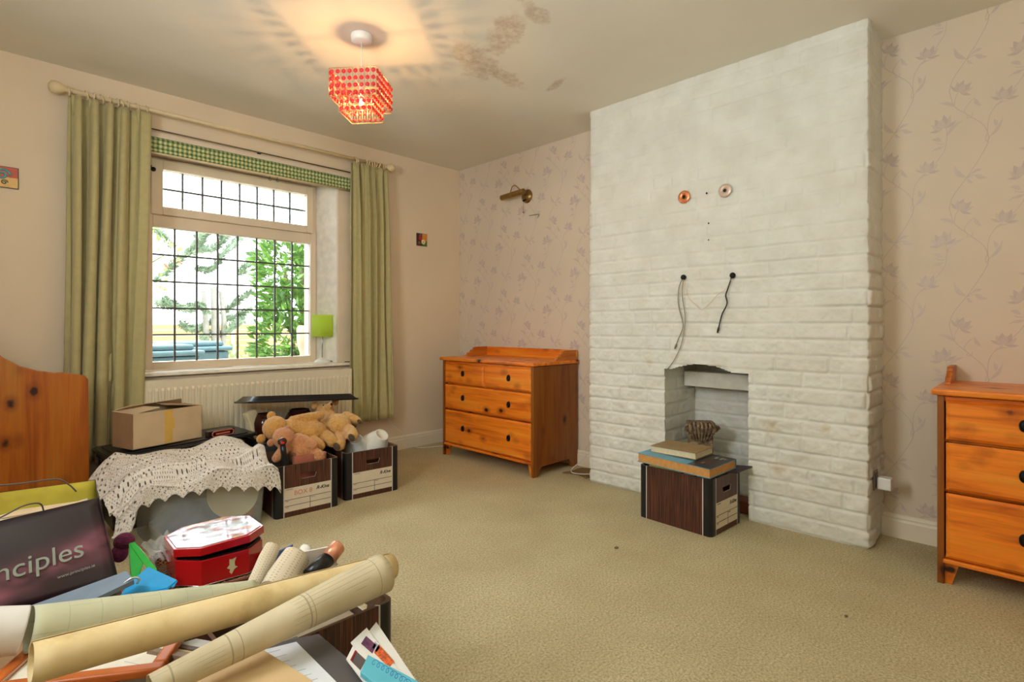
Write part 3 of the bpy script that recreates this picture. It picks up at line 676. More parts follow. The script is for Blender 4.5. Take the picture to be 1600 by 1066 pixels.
# ================================================================== ARCHIVE BOXES
AW, AD, AH = .345, .40, .272
def archive_box(label, loc, rz, group='wood effect archive boxes', W=AW, D=AD, Hh=AH, hand=None, bulge=0, lettering=True):
    t = thing('archive_box', label, 'box', loc, R(rz), group)
    rc_ = .022; per = []   # perimeter with material per segment: 0 wood, 1 black, 2 white
    def flat(p, q, isfront):
        p = Vector(p); q = Vector(q); L = (q-p).length; e = .02; wl = .005
        for a, c, mi in ((0, e, 1), (e, e+wl, 2), (e+wl, L-e-wl, 3 if isfront else 0), (L-e-wl, L-e, 2), (L-e, L, 1)): per.append((tuple(p+(q-p)*(a/L)), mi))
    def arc(cx, cy, a0):
        for k in range(5): a = R(a0+90*k/5); per.append(((cx+rc_*math.cos(a), cy+rc_*math.sin(a)), 1))
    flat((rc_, 0), (W-rc_, 0), True); arc(W-rc_, rc_, -90); flat((W, rc_), (W, D-rc_), False); arc(W-rc_, D-rc_, 0); flat((W-rc_, D), (rc_, D), False); arc(rc_, D-rc_, 90); flat((0, D-rc_), (0, rc_), False); arc(rc_, rc_, 180)
    b = MB(); n = len(per)
    for i in range(n):
        (x0, y0), mi = per[i]; (x1, y1), _ = per[(i+1) % n]
        if mi == 3: continue
        b.add([(x0, y0, 0), (x1, y1, 0), (x1, y1, Hh), (x0, y0, Hh)], [(0, 1, 2, 3)], mi)
    # front panel around the hand hole
    xa, xb = rc_+.025, W-rc_-.025; hx0, hx1 = W/2-.045, W/2+.045; hz0, hz1 = Hh*.70, Hh*.70+.026
    Q = [(hx0+.008, hz0), (hx1-.008, hz0), (hx1, hz1), (hx0, hz1)]; O = [(xa, 0), (xb, 0), (xb, Hh), (xa, Hh)]
    vs = [(x, 0, z) for x, z in O+Q]; b.add(vs, [(0, 1, 5, 4), (1, 2, 6, 5), (2, 3, 7, 6), (3, 0, 4, 7)], 0)
    vs = [(x, y, z) for y in (0, .004) for x, z in Q]; b.add(vs, [(0, 1, 5, 4), (1, 2, 6, 5), (2, 3, 7, 6), (3, 0, 4, 7)], 2)
    # inside and rim
    inn = [((x-W/2)*(1-.010/W*2)+W/2, (y-D/2)*(1-.010/D*2)+D/2) for (x, y), _ in per]; out = [p for p, _ in per]
    for i in range(n):
        j = (i+1) % n
        if per[i][1] != 3: b.add([(*inn[j], .004), (*inn[i], .004), (*inn[i], Hh), (*inn[j], Hh)], [(0, 1, 2, 3)], 3)
        b.add([(*out[i], Hh), (*out[j], Hh), (*inn[j], Hh), (*inn[i], Hh)], [(0, 1, 2, 3)], 3 if per[i][1] != 2 else 2)
    vs = [(x, .005, z) for x, z in [(xa, .004), (xb, .004), (xb, Hh), (xa, Hh)]+Q]; b.add(vs, [(5, 1, 0, 4), (6, 2, 1, 5), (7, 3, 2, 6), (4, 0, 3, 7)], 3)
    b.add([(*p, .003) for p in out], [list(range(n))], 3)
    b.build('carton', [M['wg'], M['bcard'], M['wline'], M['incard']], t)
    l0, l1, z0, z1 = xa, xb, .028, Hh*.56
    lb = MB().box(l0, l1, -.0006, -.0001, z0, z1).build('label_panel', M['label'], t)
    b = MB()
    for z in (z0+(z1-z0)*.24, z0+(z1-z0)*.50): b.box(l0, l1, -.0011, -.0006, z-.0012, z+.0012)
    b.box((l0+l1)/2+.01-.0012, (l0+l1)/2+.01+.0012, -.0011, -.0006, z0, z0+(z1-z0)*.50)
    b.build('ruled_lines', M['ink'], lb)
    if lettering:
        A = (1, 0, 0); U = (0, 0, 1)
        text('R-Kive', .026, M['ink'], lb, face_m(l1-.082, -.0008, z1-.034, A, U), shear=.35, bold=.0006)
        text('SYSTEM BOX', .0065, M['ink'], lb, face_m(l0+.006, -.0008, z1-.010, A, U))
        for i, (s_, x, z) in enumerate((('DEPT', l0+.006, .50), ('DATE', l0+.006, .24), ('REF No', (l0+l1)/2+.016, .50))): text(s_, .0065, M['ink'], lb, face_m(x, -.0008, z0+(z1-z0)*z-.009, A, U))
        if hand: text(hand, .034, M['redink'], lb, face_m(l0+.05, -.0008, z1-.042, A, U))
    return t
archive_box('wood effect archive box full of teddies, its label handwritten in red', (-1.998, -.900, 0), -4, hand='BOX 8')
archive_box('wood effect archive box with white bowls on top, nearest the pine chest', (-1.592, -.880, 0), -5)
archive_box('wood effect archive box under two books in front of the fireplace opening', (-.640, -2.622, 0), -3, W=.315, D=.405, Hh=.275)
archive_box('wood effect archive box at the near right corner of the foreground heap', (-2.335, -2.515, 0), 90, W=.345, D=.40, Hh=.285, lettering=False)
archive_box('wood effect archive box under the grey folder, nearest the camera', (-2.965, -2.93, 0), 0, W=.36, D=.345, Hh=.285, lettering=False)
archive_box('wood effect archive box below the dark carrier bag', (-3.18, -1.98, 0), 0, W=.36, D=.40, Hh=.275, lettering=False)

# ------------------------------------------------ things on the fireplace box
def book(name, label, cat, c, rz, L, W, T, cover, pages, tilt=(0, 0), spine='x0', extra=None):
    t = thing(name, label, cat, c, 0); t.rotation_euler = (tilt[0], tilt[1], R(rz)); e = .004; k = .0028
    b = MB(); b.box(-L/2, L/2, -W/2, W/2, 0, k); b.box(-L/2, L/2, -W/2, W/2, T-k, T)
    if spine == 'y0': b.box(-L/2, L/2, -W/2, -W/2+k, k, T-k)
    elif spine == 'x0': b.box(-L/2, -L/2+k, -W/2, W/2, k, T-k)
    else: b.box(-L/2, L/2, W/2-k, W/2, k, T-k)
    cv = b.build('cover', cover, t, bevel=.0008)
    MB().box(-L/2+e, L/2-e, -W/2+e, W/2-e, k, T-k).build('pages', pages, t)
    if extra: extra(t, cv, L, W, T)
    return t
pg1 = pm('orange_page_edges', (206, 150, 84), .8, var=.1, scale=60); pg2 = pm('cream_page_edges', (226, 212, 176), .8, var=.06, scale=60)
ctr = (onz(985, 712, .335)+onz(1163, 712, .335)+onz(1128, 733, .335)+onz(1060, 690, .335))/4
def dustj(t, cv, L, W, T):
    b = MB(); b.box(-L/2, L/2, -W/2+.001, -W/2+W*.33, T, T+.0006, 0); b.build('dark_cover_band', pm('dark_photo_print', (44, 40, 42), .35), cv)
    b = MB(); rr = random.Random(4)
    for i in range(9): x = -L/2+.08+rr.random()*.2; y = -W/2+.02+rr.random()*W*.2; b.box(x, x+.02+.03*rr.random(), y, y+.012, T+.0006, T+.0010, i % 2)
    b.build('cover_picture', [pm('cover_pale', (180, 170, 150), .5), pm('cover_red', (120, 60, 50), .5)], cv)
blue_b = book('large_book', 'large book with a blue and black cover and orange page edges, under the tan book', 'book', (-.515, -2.43, .292), 88, .40, .285, .046, pm('blue_jacket', (92, 160, 186), .35, var=.05), pg1, tilt=(0, R(-1.5)), spine='y0')
b = MB(); b.box(-.20, -.08, -.14, .14, .0462, .0468); b.build('dark_cover_band', pm('dark_photo_print', (44, 40, 42), .35), blue_b)
b = MB(); rr = random.Random(4)
for i in range(12): x = -.19+rr.random()*.07; y = -.12+rr.random()*.2; b.box(x, x+.012, y, y+.012+.03*rr.random(), .0469, .0473, i % 2)
b.build('cover_picture', [pm('cover_pale', (180, 170, 150), .5), pm('cover_red', (120, 60, 50), .5)], blue_b)
book('hardback_book', 'tan hardback book with cream pages, topmost on the fireplace box', 'book', (-.475, -2.385, .341), 90, .255, .20, .034, pm('tan_cloth_cover', (158, 132, 92), .8, var=.12, scale=40, bump=.3), pg2, spine='y0')
b = MB(); b.prism([(-.34, -2.57), (-.28, -2.68), (-.45, -2.67), (-.52, -2.60)], .281, .287); tag(b.build('purple_folder', pm('dark_purple_card', (52, 30, 46), .5)), 'dark purple card folder sticking out below the big book', 'folder')
b = MB(); b.box(-.610, -.578, -2.45, -2.27, .02, .302); 
o = b.build('yellow_envelope', pm('yellow_paper', (222, 196, 90), .7, var=.15, scale=12), bevel=.004); tag(o, 'yellow padded envelope upright at the left of the fireplace box', 'envelope')
for i, (x0, y0, y1, z1, c, lab) in enumerate(((-.617, -2.52, -2.47, .290, (222, 214, 200), 'white booklet upright beside the yellow envelope'), (-.600, -2.58, -2.53, .284, (206, 204, 198), 'pale leaflet in the fireplace box beneath the large book'))):
    tag(MB().box(x0, x0+.012, y0, y1, .02, z1).build('booklet', pm('booklet_%s' % 'ab'[i], c, .6)), lab, 'booklet')
# carved corbel behind the books
cb = thing('carved_corbel', 'weathered carved corbel with leaf scrolls standing inside the fireplace', 'ornament', (-.135, -2.33, 0), R(-55))
s = NT('weathered_carving'); v = s.co(); s.base(s.ramp(s.noise(v, 40, 5, .7), [(.35, lin((70, 50, 34))), (.5, lin((136, 112, 84))), (.65, lin((176, 156, 124)))])); s.p(Roughness=.85); s.bump(s.noise(v, 50, 5), .8, .01)
b = MB(); b.box(-.065, .065, -.03, .045, 0, .44); b.box(-.075, .075, -.04, .05, .43, .455); b.build('block', s.m, cb, bevel=.006)
for k in range(7):
    x = -.06+.02*k; b = MB(); b.tube(smooth_path([(x, -.035, .455), (x*1.1, -.058, .43), (x*.9, -.05, .39), (x*.6, -.034, .35)]), [.008]*6+[.011]*6+[.006]*6+[.003], 7); b.build('carved_leaf', s.m, cb)
for sx in (-1, 1):
    b = MB(); b.tube([(sx*.075+(.022*(1-j/30))*math.cos(j*.45), -.04, .42+(.022*(1-j/30))*math.sin(j*.45)) for j in range(28)], .006, 6); b.build('scroll', s.m, cb)
tag(MB().box(-.20, -.10, -2.645, -2.42, 0, .068).build('brick', pm('red_brick', (128, 72, 54), .9, var=.2, bump=.5), bevel=.004), 'loose red brick lying inside the fireplace behind the archive box', 'brick')

# ================================================================== THINGS ON THE CHIMNEY AND WALLS
xw = cxf-.012
for (px, py, lab, col, mt) in ((1069, 308, 'copper coloured disc fixed to the white brick, left of the pair', (236, 150, 100), .7), (1133, 298, 'pale pinkish disc fixed to the white brick, right of the pair', (214, 190, 172), .3)):
    p = onx(px, py, xw-.004); t = thing('wall_disc', lab, 'disc', p)
    MB().lathe([(.009, 0), (.034, 0), (.036, .003), (.034, .006), (.009, .006), (.009, 0)], 32, (0, 0, 0), (-1, 0, 0)).build('disc', pm('disc_%d' % px, col, .25, mt), t)
    MB().lathe([(.001, .007), (.008, .007), (.009, .002)], 14, (0, 0, 0), (-1, 0, 0)).build('screw', M['black'], t)
for i, (px, py, lab) in enumerate(((1104, 302, 'small dark screw hole between the two discs'), (1107, 349, 'small dark screw hole below the two discs'), (1107, 375, 'tiny lowest screw hole above the cables'))):
    p = onx(px, py, xw); tag(MB().ball((0, 0, 0), (.004, .005-.001*i, .006-.001*i), 8, 6).build('wall_plug', M['black'], loc=p), lab, 'wall plug')
def cable(name, lab, pts, r, col, x=None, plug=None, cat='cable'):
    x = xw-.010 if x is None else x; P = [onx(px, py, x-.006*(i % 2)) for i, (px, py) in enumerate(pts)]
    o = thing(name, lab, cat, P[0]); Q = [p-P[0] for p in P]
    MB().tube(smooth_path(Q), r, 7).build('flex', col, o)
    MB().ball((.006, 0, .002), (.014, .016, .016), 12, 8).build('wall_gland', M['black'], o) if plug != 'none' else None
    if plug == 'end': d = (Q[-1]-Q[-2]).normalized(); MB().tube([Q[-1], Q[-1]+d*.012, Q[-1]+d*.03], [.0055, .0065, .004], 8).build('plug', col, o)
    return o
gcab = pm('grey_beige_cable', (150, 140, 112), .5)
cable('cable', 'black cable hanging from the right hole in the brickwork', [(1144, 431), (1137, 452), (1134, 462), (1136, 475), (1128, 492), (1123, 512)], .0036, M['blackp'], plug='end')
cable('cable', 'grey cable with a plug hanging from the left hole in the brickwork', [(1067, 434), (1061, 450), (1060, 475), (1066, 500), (1067, 512), (1060, 530), (1057, 538)], .003, gcab, plug='end')
cable('cable', 'long grey cable hanging from the left hole down to the fireplace arch', [(1068, 436), (1066, 460), (1070, 490), (1070, 510), (1064, 540), (1052, 565), (1040, 580)], .0026, gcab, plug='none')
cable('string', 'loose cream string slung between the two cable holes', [(1070, 440), (1076, 465), (1090, 479), (1097, 484), (1108, 475), (1122, 460), (1134, 452), (1143, 436)], .0012, pm('cream_string', (206, 178, 132), .8), plug='none', cat='string')
# picture light
pc = thing('wall_light', 'aged brass picture light with a pull cord on the floral wallpaper', 'wall light', (0, -.835, 2.035))
MB().lathe([(.001, .030), (.015, .028), (.038, .018), (.052, .010), (.055, 0)], 32, (0, 0, 0), (-1, 0, 0), sy=1.0).build('wall_plate', M['brass'], pc)
b = MB(); b.lathe([(.001, 0), (.020, 0), (.022, .004), (.022, .248), (.020, .252), (.001, .252)], 26, (-.085, -.045, .018), (0, 1, -.05)); b.build('lamp_tube', M['brass'], pc)
MB().tube(smooth_path([(-.02, .0, .01), (-.05, .04, .055), (-.06, .07, .085), (-.075, .09, .08), (-.085, .105, .035)]), .004, 8).build('arm', M['brass'], pc)
MB().tube([(-.02, .0, -.03), (-.05, 0, -.045)], .007, 8).build('switch', M['black'], pc)
MB().tube([(-.045, 0, -.045), (-.045, 0, -.13)], .0012, 5).build('pull_cord', M['brass'], pc); MB().ball((-.045, 0, -.135), .006, 10, 8).build('cord_pull', M['brass'], pc)
b = MB(); p = onx(833, 336, -.008); q = onx(842, 335, -.008); b.tube(smooth_path([onx(827, 337, -.004), p, q, onx(840, 340, -.008)]), .003, 6)
tag(b.build('cable_stub', gcab), 'short bare stub of cable poking from the wallpaper below the brass light', 'cable')
# socket on the chimney side
sk = thing('wall_socket', 'chrome edged wall socket on the side of the chimney breast', 'socket', (-.19, cy1-.010, .302))
MB().box(-.036, .036, -.006, .0, -.043, .043).build('face_plate', pm('brushed_steel', (140, 132, 118), .35, .8), sk, bevel=.003)
MB().box(-.026, .026, -.0075, -.006, -.034, .034).build('insert', M['blackp'], sk)
pg = thing('plug_adaptor', 'white plug adaptor pushed into the chimney socket', 'plug', (-.175, cy1-.018, .292))
MB().box(-.02, .032, -.055, 0, -.032, .024).build('body', M['white'], pg, bevel=.006)
b = MB(); b.box(-.016, -.012, -.0, .006, -.012, .006); b.build('pin', M['brass'], pg)

# ================================================================== PENDANT
rx, ry = -1.801, -1.424
pn = thing('pendant_light', 'ceiling pendant with a two tier square shade of red beads on wire', 'pendant light', (rx, ry, H))
MB().lathe([(.001, 0), (.048, 0), (.050, -.006), (.047, -.030), (.040, -.035), (.001, -.037)], 28).build('ceiling_rose', M['white'], pn)
MB().tube([(0, 0, -.03), (0, 0, -.24)], .003, 7).build('flex', M['white'], pn)
MB().lathe([(.001, -.235), (.009, -.235), (.012, -.25), (.0115, -.285), (.001, -.287)], 18).build('bulb_holder', M['white'], pn)
MB().lathe([(.010, -.285), (.014, -.295), (.022, -.310), (.024, -.322), (.020, -.338), (.010, -.346), (.001, -.348)], 20).build('bulb', m_glass('bulb_glass'), pn); MB().ball((0, 0, -.318), (.009, .009, .012), 10, 8).build('filament', m_emit('lit_filament', (255, 200, 136), 1500), pn)
wire = pm('gilt_wire', (214, 178, 120), .3, .6)
def tier(half, z0, z1, n, rows, rot, bead_r):
    b = MB(); m = Matrix.Rotation(rot, 3, 'Z'); C4 = [(-half, -half), (half, -half), (half, half), (-half, half)]; beads = []
    for z in (z0, z1): b.tube([m @ Vector((x, y, z)) for x, y in C4]+[m @ Vector((-half, -half, z))], .0018, 5)
    for k in range(4):
        a = Vector(C4[k]+(0,)); c = Vector(C4[(k+1) % 4]+(0,))
        for i in range(n):
            p = a.lerp(c, (i+.5)/n); b.tube([m @ Vector((p.x, p.y, z0)), m @ Vector((p.x, p.y, z1))], .0007, 4)
            q = a.lerp(c, i/n); b.tube([m @ Vector((q.x, q.y, z0)), m @ Vector((q.x, q.y, z1))], .0012, 4)
            for j in range(rows): beads.append(m @ Vector((p.x, p.y, z0+(z1-z0)*(j+.5)/rows)))
    b.build('wire_frame', wire, pn); return [(p, bead_r) for p in beads]
rotp = R(-51)
top = tier(.112, -.335, -.205, 8, 4, rotp, .0105); low = tier(.078, -.392, -.300, 6, 3, rotp, .0095)
b = MB(); mR = Matrix.Rotation(rotp, 3, 'Z')
for a in range(4):
    x = [(-1, -1), (1, -1), (1, 1), (-1, 1)][a]; b.tube([mR @ Vector((x[0]*.112, x[1]*.112, -.335)), mR @ Vector((x[0]*.078, x[1]*.078, -.300))], .0014, 4)
b.tube([mR @ Vector((-.112, 0, -.25)), mR @ Vector((.112, 0, -.25))], .0014, 4); b.tube([mR @ Vector((0, -.112, -.25)), mR @ Vector((0, .112, -.25))], .0014, 4); b.build('spider', wire, pn)
s = NT('red_bead'); s.base(lin((214, 60, 62))); s.p(Roughness=.15); tl = s.n('BsdfTranslucent'); tl.inputs[0].default_value = lin((236, 110, 100)); mx = s.n('MixShader'); mx.inputs[0].default_value = .3
s.t.links.new(s.b.outputs[0], mx.inputs[1]); s.t.links.new(tl.outputs[0], mx.inputs[2]); s.t.links.new(mx.outputs[0], s.out.inputs[0]); redb = s.m
allb = top+low; cv = Vector((CAMP[0]-rx, CAMP[1]-ry, CAMP[2]-H)); allb.sort(key=lambda q: (q[0]-cv).length)
proto = None
for i, (p, r) in enumerate(allb[:100]):
    if proto is None: proto = MB().lathe([(.001, -.55), (.6, -.5), (.95, -.2), (1, 0), (.95, .2), (.6, .5), (.001, .55)], 12, (0, 0, 0), (0, 1, 0)).build('bead', redb, pn); o = proto
    else: o = proto.copy(); COL.objects.link(o); o.parent = pn
    o.location = p; o.scale = (r, r, r); o.rotation_euler = (0, 0, rotp+(PI/2 if abs((mR.inverted() @ p).x) > .95*(.112 if r > .01 else .078) else 0))
b = MB()
for p, r in allb[100:]: b.ball(p, r*.85, 8, 6)
o = b.build('bead_curtain', redb, pn); o['kind'] = 'stuff'
# ================================================================== CRATES, TUB AND LACE BELOW THE WINDOW
clear = m_film('clear_tub_plastic', (214, 218, 212), .22, .3); smoke = m_film('smoky_plastic', (58, 62, 66), .72, .25)
def tub(name, lab, x0, x1, y0, y1, h, mat, rim_mat, wall=.003, cat='tub', rz=0):
    cx, cy = (x0+x1)/2, (y0+y1)/2; t = thing(name, lab, cat, (cx, cy, 0), R(rz)); a, c = (x1-x0)/2, (y1-y0)/2
    def loop(k, z, r=.04): return [(x, y, z) for x, y in rrect(-a*k, a*k, -c*k, c*k, r, 5)]
    L = [loop(.93, .002), loop(1, h)]; n = len(L[0]); b = MB()
    b.add(L[0]+L[1], [(i, (i+1) % n, n+(i+1) % n, n+i) for i in range(n)], 0, True); b.add(L[0], [list(range(n))[::-1]])
    b.build('tub_body', mat, t, solid=wall)
    b = MB(); b.tube(loop(1.015, h-.004), .006, 6, closed=True); b.tube(loop(1.01, h-.03), .003, 5, closed=True); b.build('rim', rim_mat, t)
    return t
tub('storage_tub', 'clear plastic storage tub under the crochet lace cloth', -2.56, -2.045, -.93, -.56, .285, clear, clear)
tub('dark_crate', 'smoky dark plastic crate behind the lace covered tub, below the cardboard box', -2.64, -2.02, -.53, -.17, .36, smoke, M['blackp'], cat='crate')
# contents of the clear tub
def bowl(name, lab, loc, rot, r, h, mat, group=None):
    t = thing(name, lab, 'bowl', loc, group=group, rot=rot)
    MB().lathe([(.001, .004), (r*.42, .004), (r*.42, 0), (r*.50, 0), (r*.50, .008), (r*.72, h*.35), (r*.93, h*.8), (r, h), (r*1.04, h), (r*1.04, h-.006), (r*.97, h-.008), (r*.90, h*.75), (r*.68, h*.38), (r*.40, .010), (.001, .010)], 40).build('bowl_body', mat, t); return t
crm = pm('cream_plastic', (226, 214, 176), .35, var=.03)
bowl('plastic_bowl', 'cream plastic bowl seen through the side of the clear tub', (-2.19, -.80, .16), (R(72), 0, R(5)), .12, .06, crm)
b = MB(); b.grid(lambda u, v: (-2.50+.30*u, -.86+.24*v, .06+.10*math.sin(PI*v)*math.sin(PI*u)+.012*math.sin(14*u+5*v)), 24, 16)
tag(b.build('blue_cloth', pm('blue_cloth', (92, 116, 160), .9, var=.2), solid=.02), 'folded blue cloth inside the clear tub', 'cloth')
tag(MB().box(-2.50, -2.12, -.84, -.62, .008, .055).build('folded_fabric', pm('grey_fabric', (150, 152, 146), .9), bevel=.015), 'folded grey fabric at the bottom of the clear tub', 'cloth')
tag(MB().ball((-2.10, -.80, .075), (.03, .05, .06)).build('orange_wrap', pm('orange_pink', (214, 120, 84), .7)), 'orange bundle in the right end of the clear tub', 'bundle')
# black lid and cardboard box
ld = thing('crate_lid', 'flat black plastic lid lying on the dark crate under the cardboard box', 'lid', (-2.31, -.36, .372), rot=(0, R(-1.5), R(4)))
b = MB(); P = rrect(-.34, .36, -.17, .19, .03, 5); b.prism(P, 0, .012); b.prism(rrect(-.31, .33, -.14, .16, .03, 5), .012, .018); b.build('lid_panel', M['blackp'], ld, bevel=.003)
MB().tube([(x, y, .002) for x, y in P], .008, 6, closed=True).build('lid_rim', M['blackp'], ld)
cbx = thing('cardboard_box', 'old buff cardboard box with yellowed tape and a bent lid, on the black crate lid', 'box', (-2.545, -.525, .394), rot=(0, 0, R(17)))
Lx, Ly, Lz = .355, .185, .178
b = MB(); t_ = .003
b.box(0, Lx, 0, t_, 0, Lz, 0); b.box(0, Lx, Ly-t_, Ly, 0, Lz, 0); b.box(0, t_, 0, Ly, 0, Lz, 1); b.box(Lx-t_, Lx, 0, Ly, 0, Lz, 1); b.box(0, Lx, 0, Ly, 0, t_, 0)
b.build('carton', [M['card'], M['card2']], cbx)
def flap(pts, nm='flap', mt=None): b = MB(); b.add(pts, [list(range(len(pts)))]); return b.build(nm, mt or M['card'], cbx, solid=.0025)
flap([(0, Ly, Lz), (0, 0, Lz), (.02, 0, Lz+.001), (.16, .05, Lz+.010), (.14, Ly-.02, Lz+.012)])
flap([(Lx, 0, Lz), (Lx, Ly, Lz), (.20, Ly-.02, Lz+.02), (.17, .03, Lz+.024)], mt=M['card2'])
flap([(.0, Ly, Lz), (Lx, Ly, Lz), (Lx-.02, Ly-.03, Lz+.028), (.06, Ly-.04, Lz+.022)])
b = MB(); b.box(.155, .195, -.0008, -.0001, .004, Lz-.002); b.box(.158, .205, -.0012, -.0008, Lz*.42, Lz*.72); b.build('tape', M['tape'], cbx)
# small red rimmed box and cream bottle, black pen box
sb = thing('decorated_tin', 'small black tin with a red oval border lying on the black lid', 'tin', (-2.12, -.44, .391), rot=(0, 0, R(14)))
MB().box(-.075, .075, -.02, .02, 0, .036).build('tin_body', pm('black_lacquer', (40, 26, 24), .25), sb, bevel=.004)
P = rrect(-.055, .068, .004, .032, .013, 5); MB().tube([(x, -.0215, z) for x, z in P], .003, 6, closed=True).build('red_border', pm('coral_red', (214, 110, 88), .4), sb)
MB().box(-.035, .045, -.0225, -.0205, .013, .022).build('scroll_motif', pm('coral_red', (214, 110, 88), .4), sb)
tag(MB().box(-.035, .035, -.02, .02, 0, .17).build('cream_carton', pm('cream_carton', (226, 212, 170), .6), loc=(-1.885, -.36, .335), rot=(R(-8), R(-14), R(20)), bevel=.006), 'cream carton leaning beside the radiator left of the teddies', 'carton')
# third crate with an open black lid, behind the teddies
tub('dark_crate', 'dark crate behind the archive boxes, under the tilted black lid', -1.93, -1.28, -.47, -.17, .34, smoke, M['blackp'], cat='crate')
l2 = thing('crate_lid', 'black plastic lid tilted open above the teddies', 'lid', (-1.62, -.335, .530), rot=(R(-6), R(3.5), R(-2)))
b = MB(); P = rrect(-.345, .345, -.155, .155, .04, 5); P2 = rrect(-.31, .31, -.12, .12, .035, 5); n = len(P)
b.add([(x, y, 0) for x, y in P]+[(x, y, .035) for x, y in P2], [(i, (i+1) % n, n+(i+1) % n, n+i) for i in range(n)]+[list(range(n, 2*n))]); b.build('lid_panel', M['blackp'], l2, solid=.003)
MB().tube([(x, y, 0) for x, y in P], .007, 6, closed=True).build('lid_rim', M['blackp'], l2)
brn = pm('brown_glaze', (58, 26, 18), .12)
for (x, y, z, r, lab) in ((-1.84, -.36, .335, .075, 'dark brown glazed jar under the left end of the tilted black lid'), (-1.62, -.34, .335, .085, 'dark brown glazed jar under the middle of the tilted black lid')):
    t = thing('glazed_jar', lab, 'jar', (x, y, z), group='brown glazed jars')
    MB().lathe([(.001, 0), (r*.8, 0), (r, .04), (r, .09), (r*.8, .125), (r*.72, .13), (r*.72, .14), (r*.6, .14), (r*.6, .12), (.001, .10)], 28).build('jar_body', brn, t)
# lace
la = thing('crochet_cloth', 'cream crochet lace cloth draped over the clear tub with a scalloped hem', 'cloth', (-2.3, -.75, .29))
def lace(u, v):
    x = -2.70+.69*u; edge = 1-abs(math.sin(u*34))
    # v 0 front hem, 1 back
    top = .305+.075*max(0, v-.35)/.65+.016*math.sin(7*v+9*u)+.012*math.sin(17*u-6*v)
    hemz = .205+.05*math.sin(3.2*u+.3)-.026*edge-(.035 if u < .12 else 0)
    if v < .30: t = v/.30; z = hemz*(1-t)+top*t; y = -.965-.010*math.sin(18*u)+.02*t
    else: t = (v-.30)/.70; z = top; y = -.945+(.40)*t
    fold = max(0, 1-abs(v-.42-.12*u)/.05); z += .038*fold*(u > .05)
    fold2 = max(0, 1-abs(v-.62+.1*u)/.05); z += .030*fold2-.02*max(0, 1-abs(v-.50-.10*math.sin(4*u))/.06)
    if x < -2.60: z -= (-2.60-x)*1.1
    if x > -2.04: z -= (x+2.04)*.8
    z = max(z, .12)
    if u < .1: y += .02*math.sin(9*v)
    return (x+2.3+.02*math.sin(5*v+u), y+.75, z-.29+(.004*math.sin(60*v)))
b = MB(); b.grid(lace, 150, 80); b.build('lace_sheet', m_lace(), la, solid=.003, off=1)
# white capped bottle and wall pipe at the left
bt = thing('spray_can', 'pale cylinder with a dark cap standing on the floor beside the lace cloth', 'can', (-2.715, -.62, 0))
MB().lathe([(.001, .0), (.03, .0), (.032, .01), (.030, .19), (.024, .21), (.001, .215)], 24).build('can_body', pm('dark_glass', (40, 42, 46), .15), bt)
MB().lathe([(.033, .17), (.034, .18), (.030, .265), (.026, .272), (.001, .274)], 24).build('cap', pm('grey_cap', (176, 170, 160), .5), bt)

# ================================================================== TEDDIES
def blob_body(name, parts, mat, parent, vox=.0055):
    b = MB()
    for p in parts:
        if len(p) == 2: b.ball(p[0], p[1], 18, 12)
        else:
            a, c, (r0, r1) = p; a = Vector(a); c = Vector(c)
            for k in range(9): t = k/8; b.ball(a.lerp(c, t), r0*(1-t)+r1*t+.10*r0*math.sin(PI*t), 14, 10)
    o = b.build(name, mat, parent); md = o.modifiers.new('fuse', 'REMESH'); md.mode = 'VOXEL'; md.voxel_size = vox; md.use_smooth_shade = True
    sm = o.modifiers.new('soft', 'SMOOTH'); sm.iterations = 5
    tx = bpy.data.textures.get('fuzz') or bpy.data.textures.new('fuzz', 'CLOUDS'); tx.noise_scale = .012; tx.noise_depth = 3
    dm = o.modifiers.new('nap', 'DISPLACE'); dm.texture = tx; dm.strength = .006; dm.mid_level = .5
    return o
def teddy(lab, org, mat, pad, J):
    """J: joints as (px,py,y) real depths; builds one fused body with ears, snout, eyes, nose and pads"""
    t = thing('teddy_bear', lab, 'teddy bear', org, group='old teddy bears'); W = lambda q: ony(q[0], q[1], q[2])-Vector(org)
    P = [(W(J['head']), J['hr'])]; hd = W(J['head']); bd = W(J['body']); P.append((bd, J['br'])); P.append((hd, bd, (J['hr']*.6, J['hr']*.7)))
    for a, c, r in J['limbs']: P.append((W(a), W(c), r))
    sn = None
    if 'snout' in J: sn = W(J['snout']); P.append((hd.lerp(sn, .55), J['hr']*.55)); P.append((sn, J['hr']*.38))
    blob_body('body', P, mat, t)
    for e in J['ears']:
        q = W(e); b = MB(); b.ball(q, (J['er'], J['er']*.55, J['er'])); o = b.build('ear', mat, t)
    if sn is not None:
        d = (sn-hd).normalized(); up = Vector((0, 0, 1)); sd = d.cross(up).normalized(); fu = sd.cross(d)
        MB().ball(sn+d*J['hr']*.36, J['hr']*.15, 12, 8).build('nose', M['black'], t)
        for k in (-1, 1): MB().ball(hd+d*J['hr']*.82+sd*k*J['hr']*.42+fu*J['hr']*.38, J['hr']*.10, 10, 8).build('eye', M['black'], t)
        MB().tube([sn+d*J['hr']*.36-fu*.004, sn+d*J['hr']*.33-fu*J['hr']*.3, sn+d*J['hr']*.2-fu*J['hr']*.45+sd*.012], .0015, 5).build('stitched_mouth', M['black'], t)
    for c, n, r in J['pads']:
        q = W(c); MB().lathe([(r, -.004), (r*.9, .002), (.001, .004)], 20, q, n, sx=.8, sy=1.15).build('paw_pad', pad, t)
    return t
gold = m_fur('golden_mohair', (206, 130, 50), (250, 200, 116)); gold2 = m_fur('honey_mohair', (206, 138, 54), (244, 186, 96), 70); tan_ = m_fur('pinkish_tan_plush', (196, 118, 66), (236, 166, 108), 80)
padd = pm('worn_dark_felt', (88, 74, 54), .95, var=.25, scale=60)
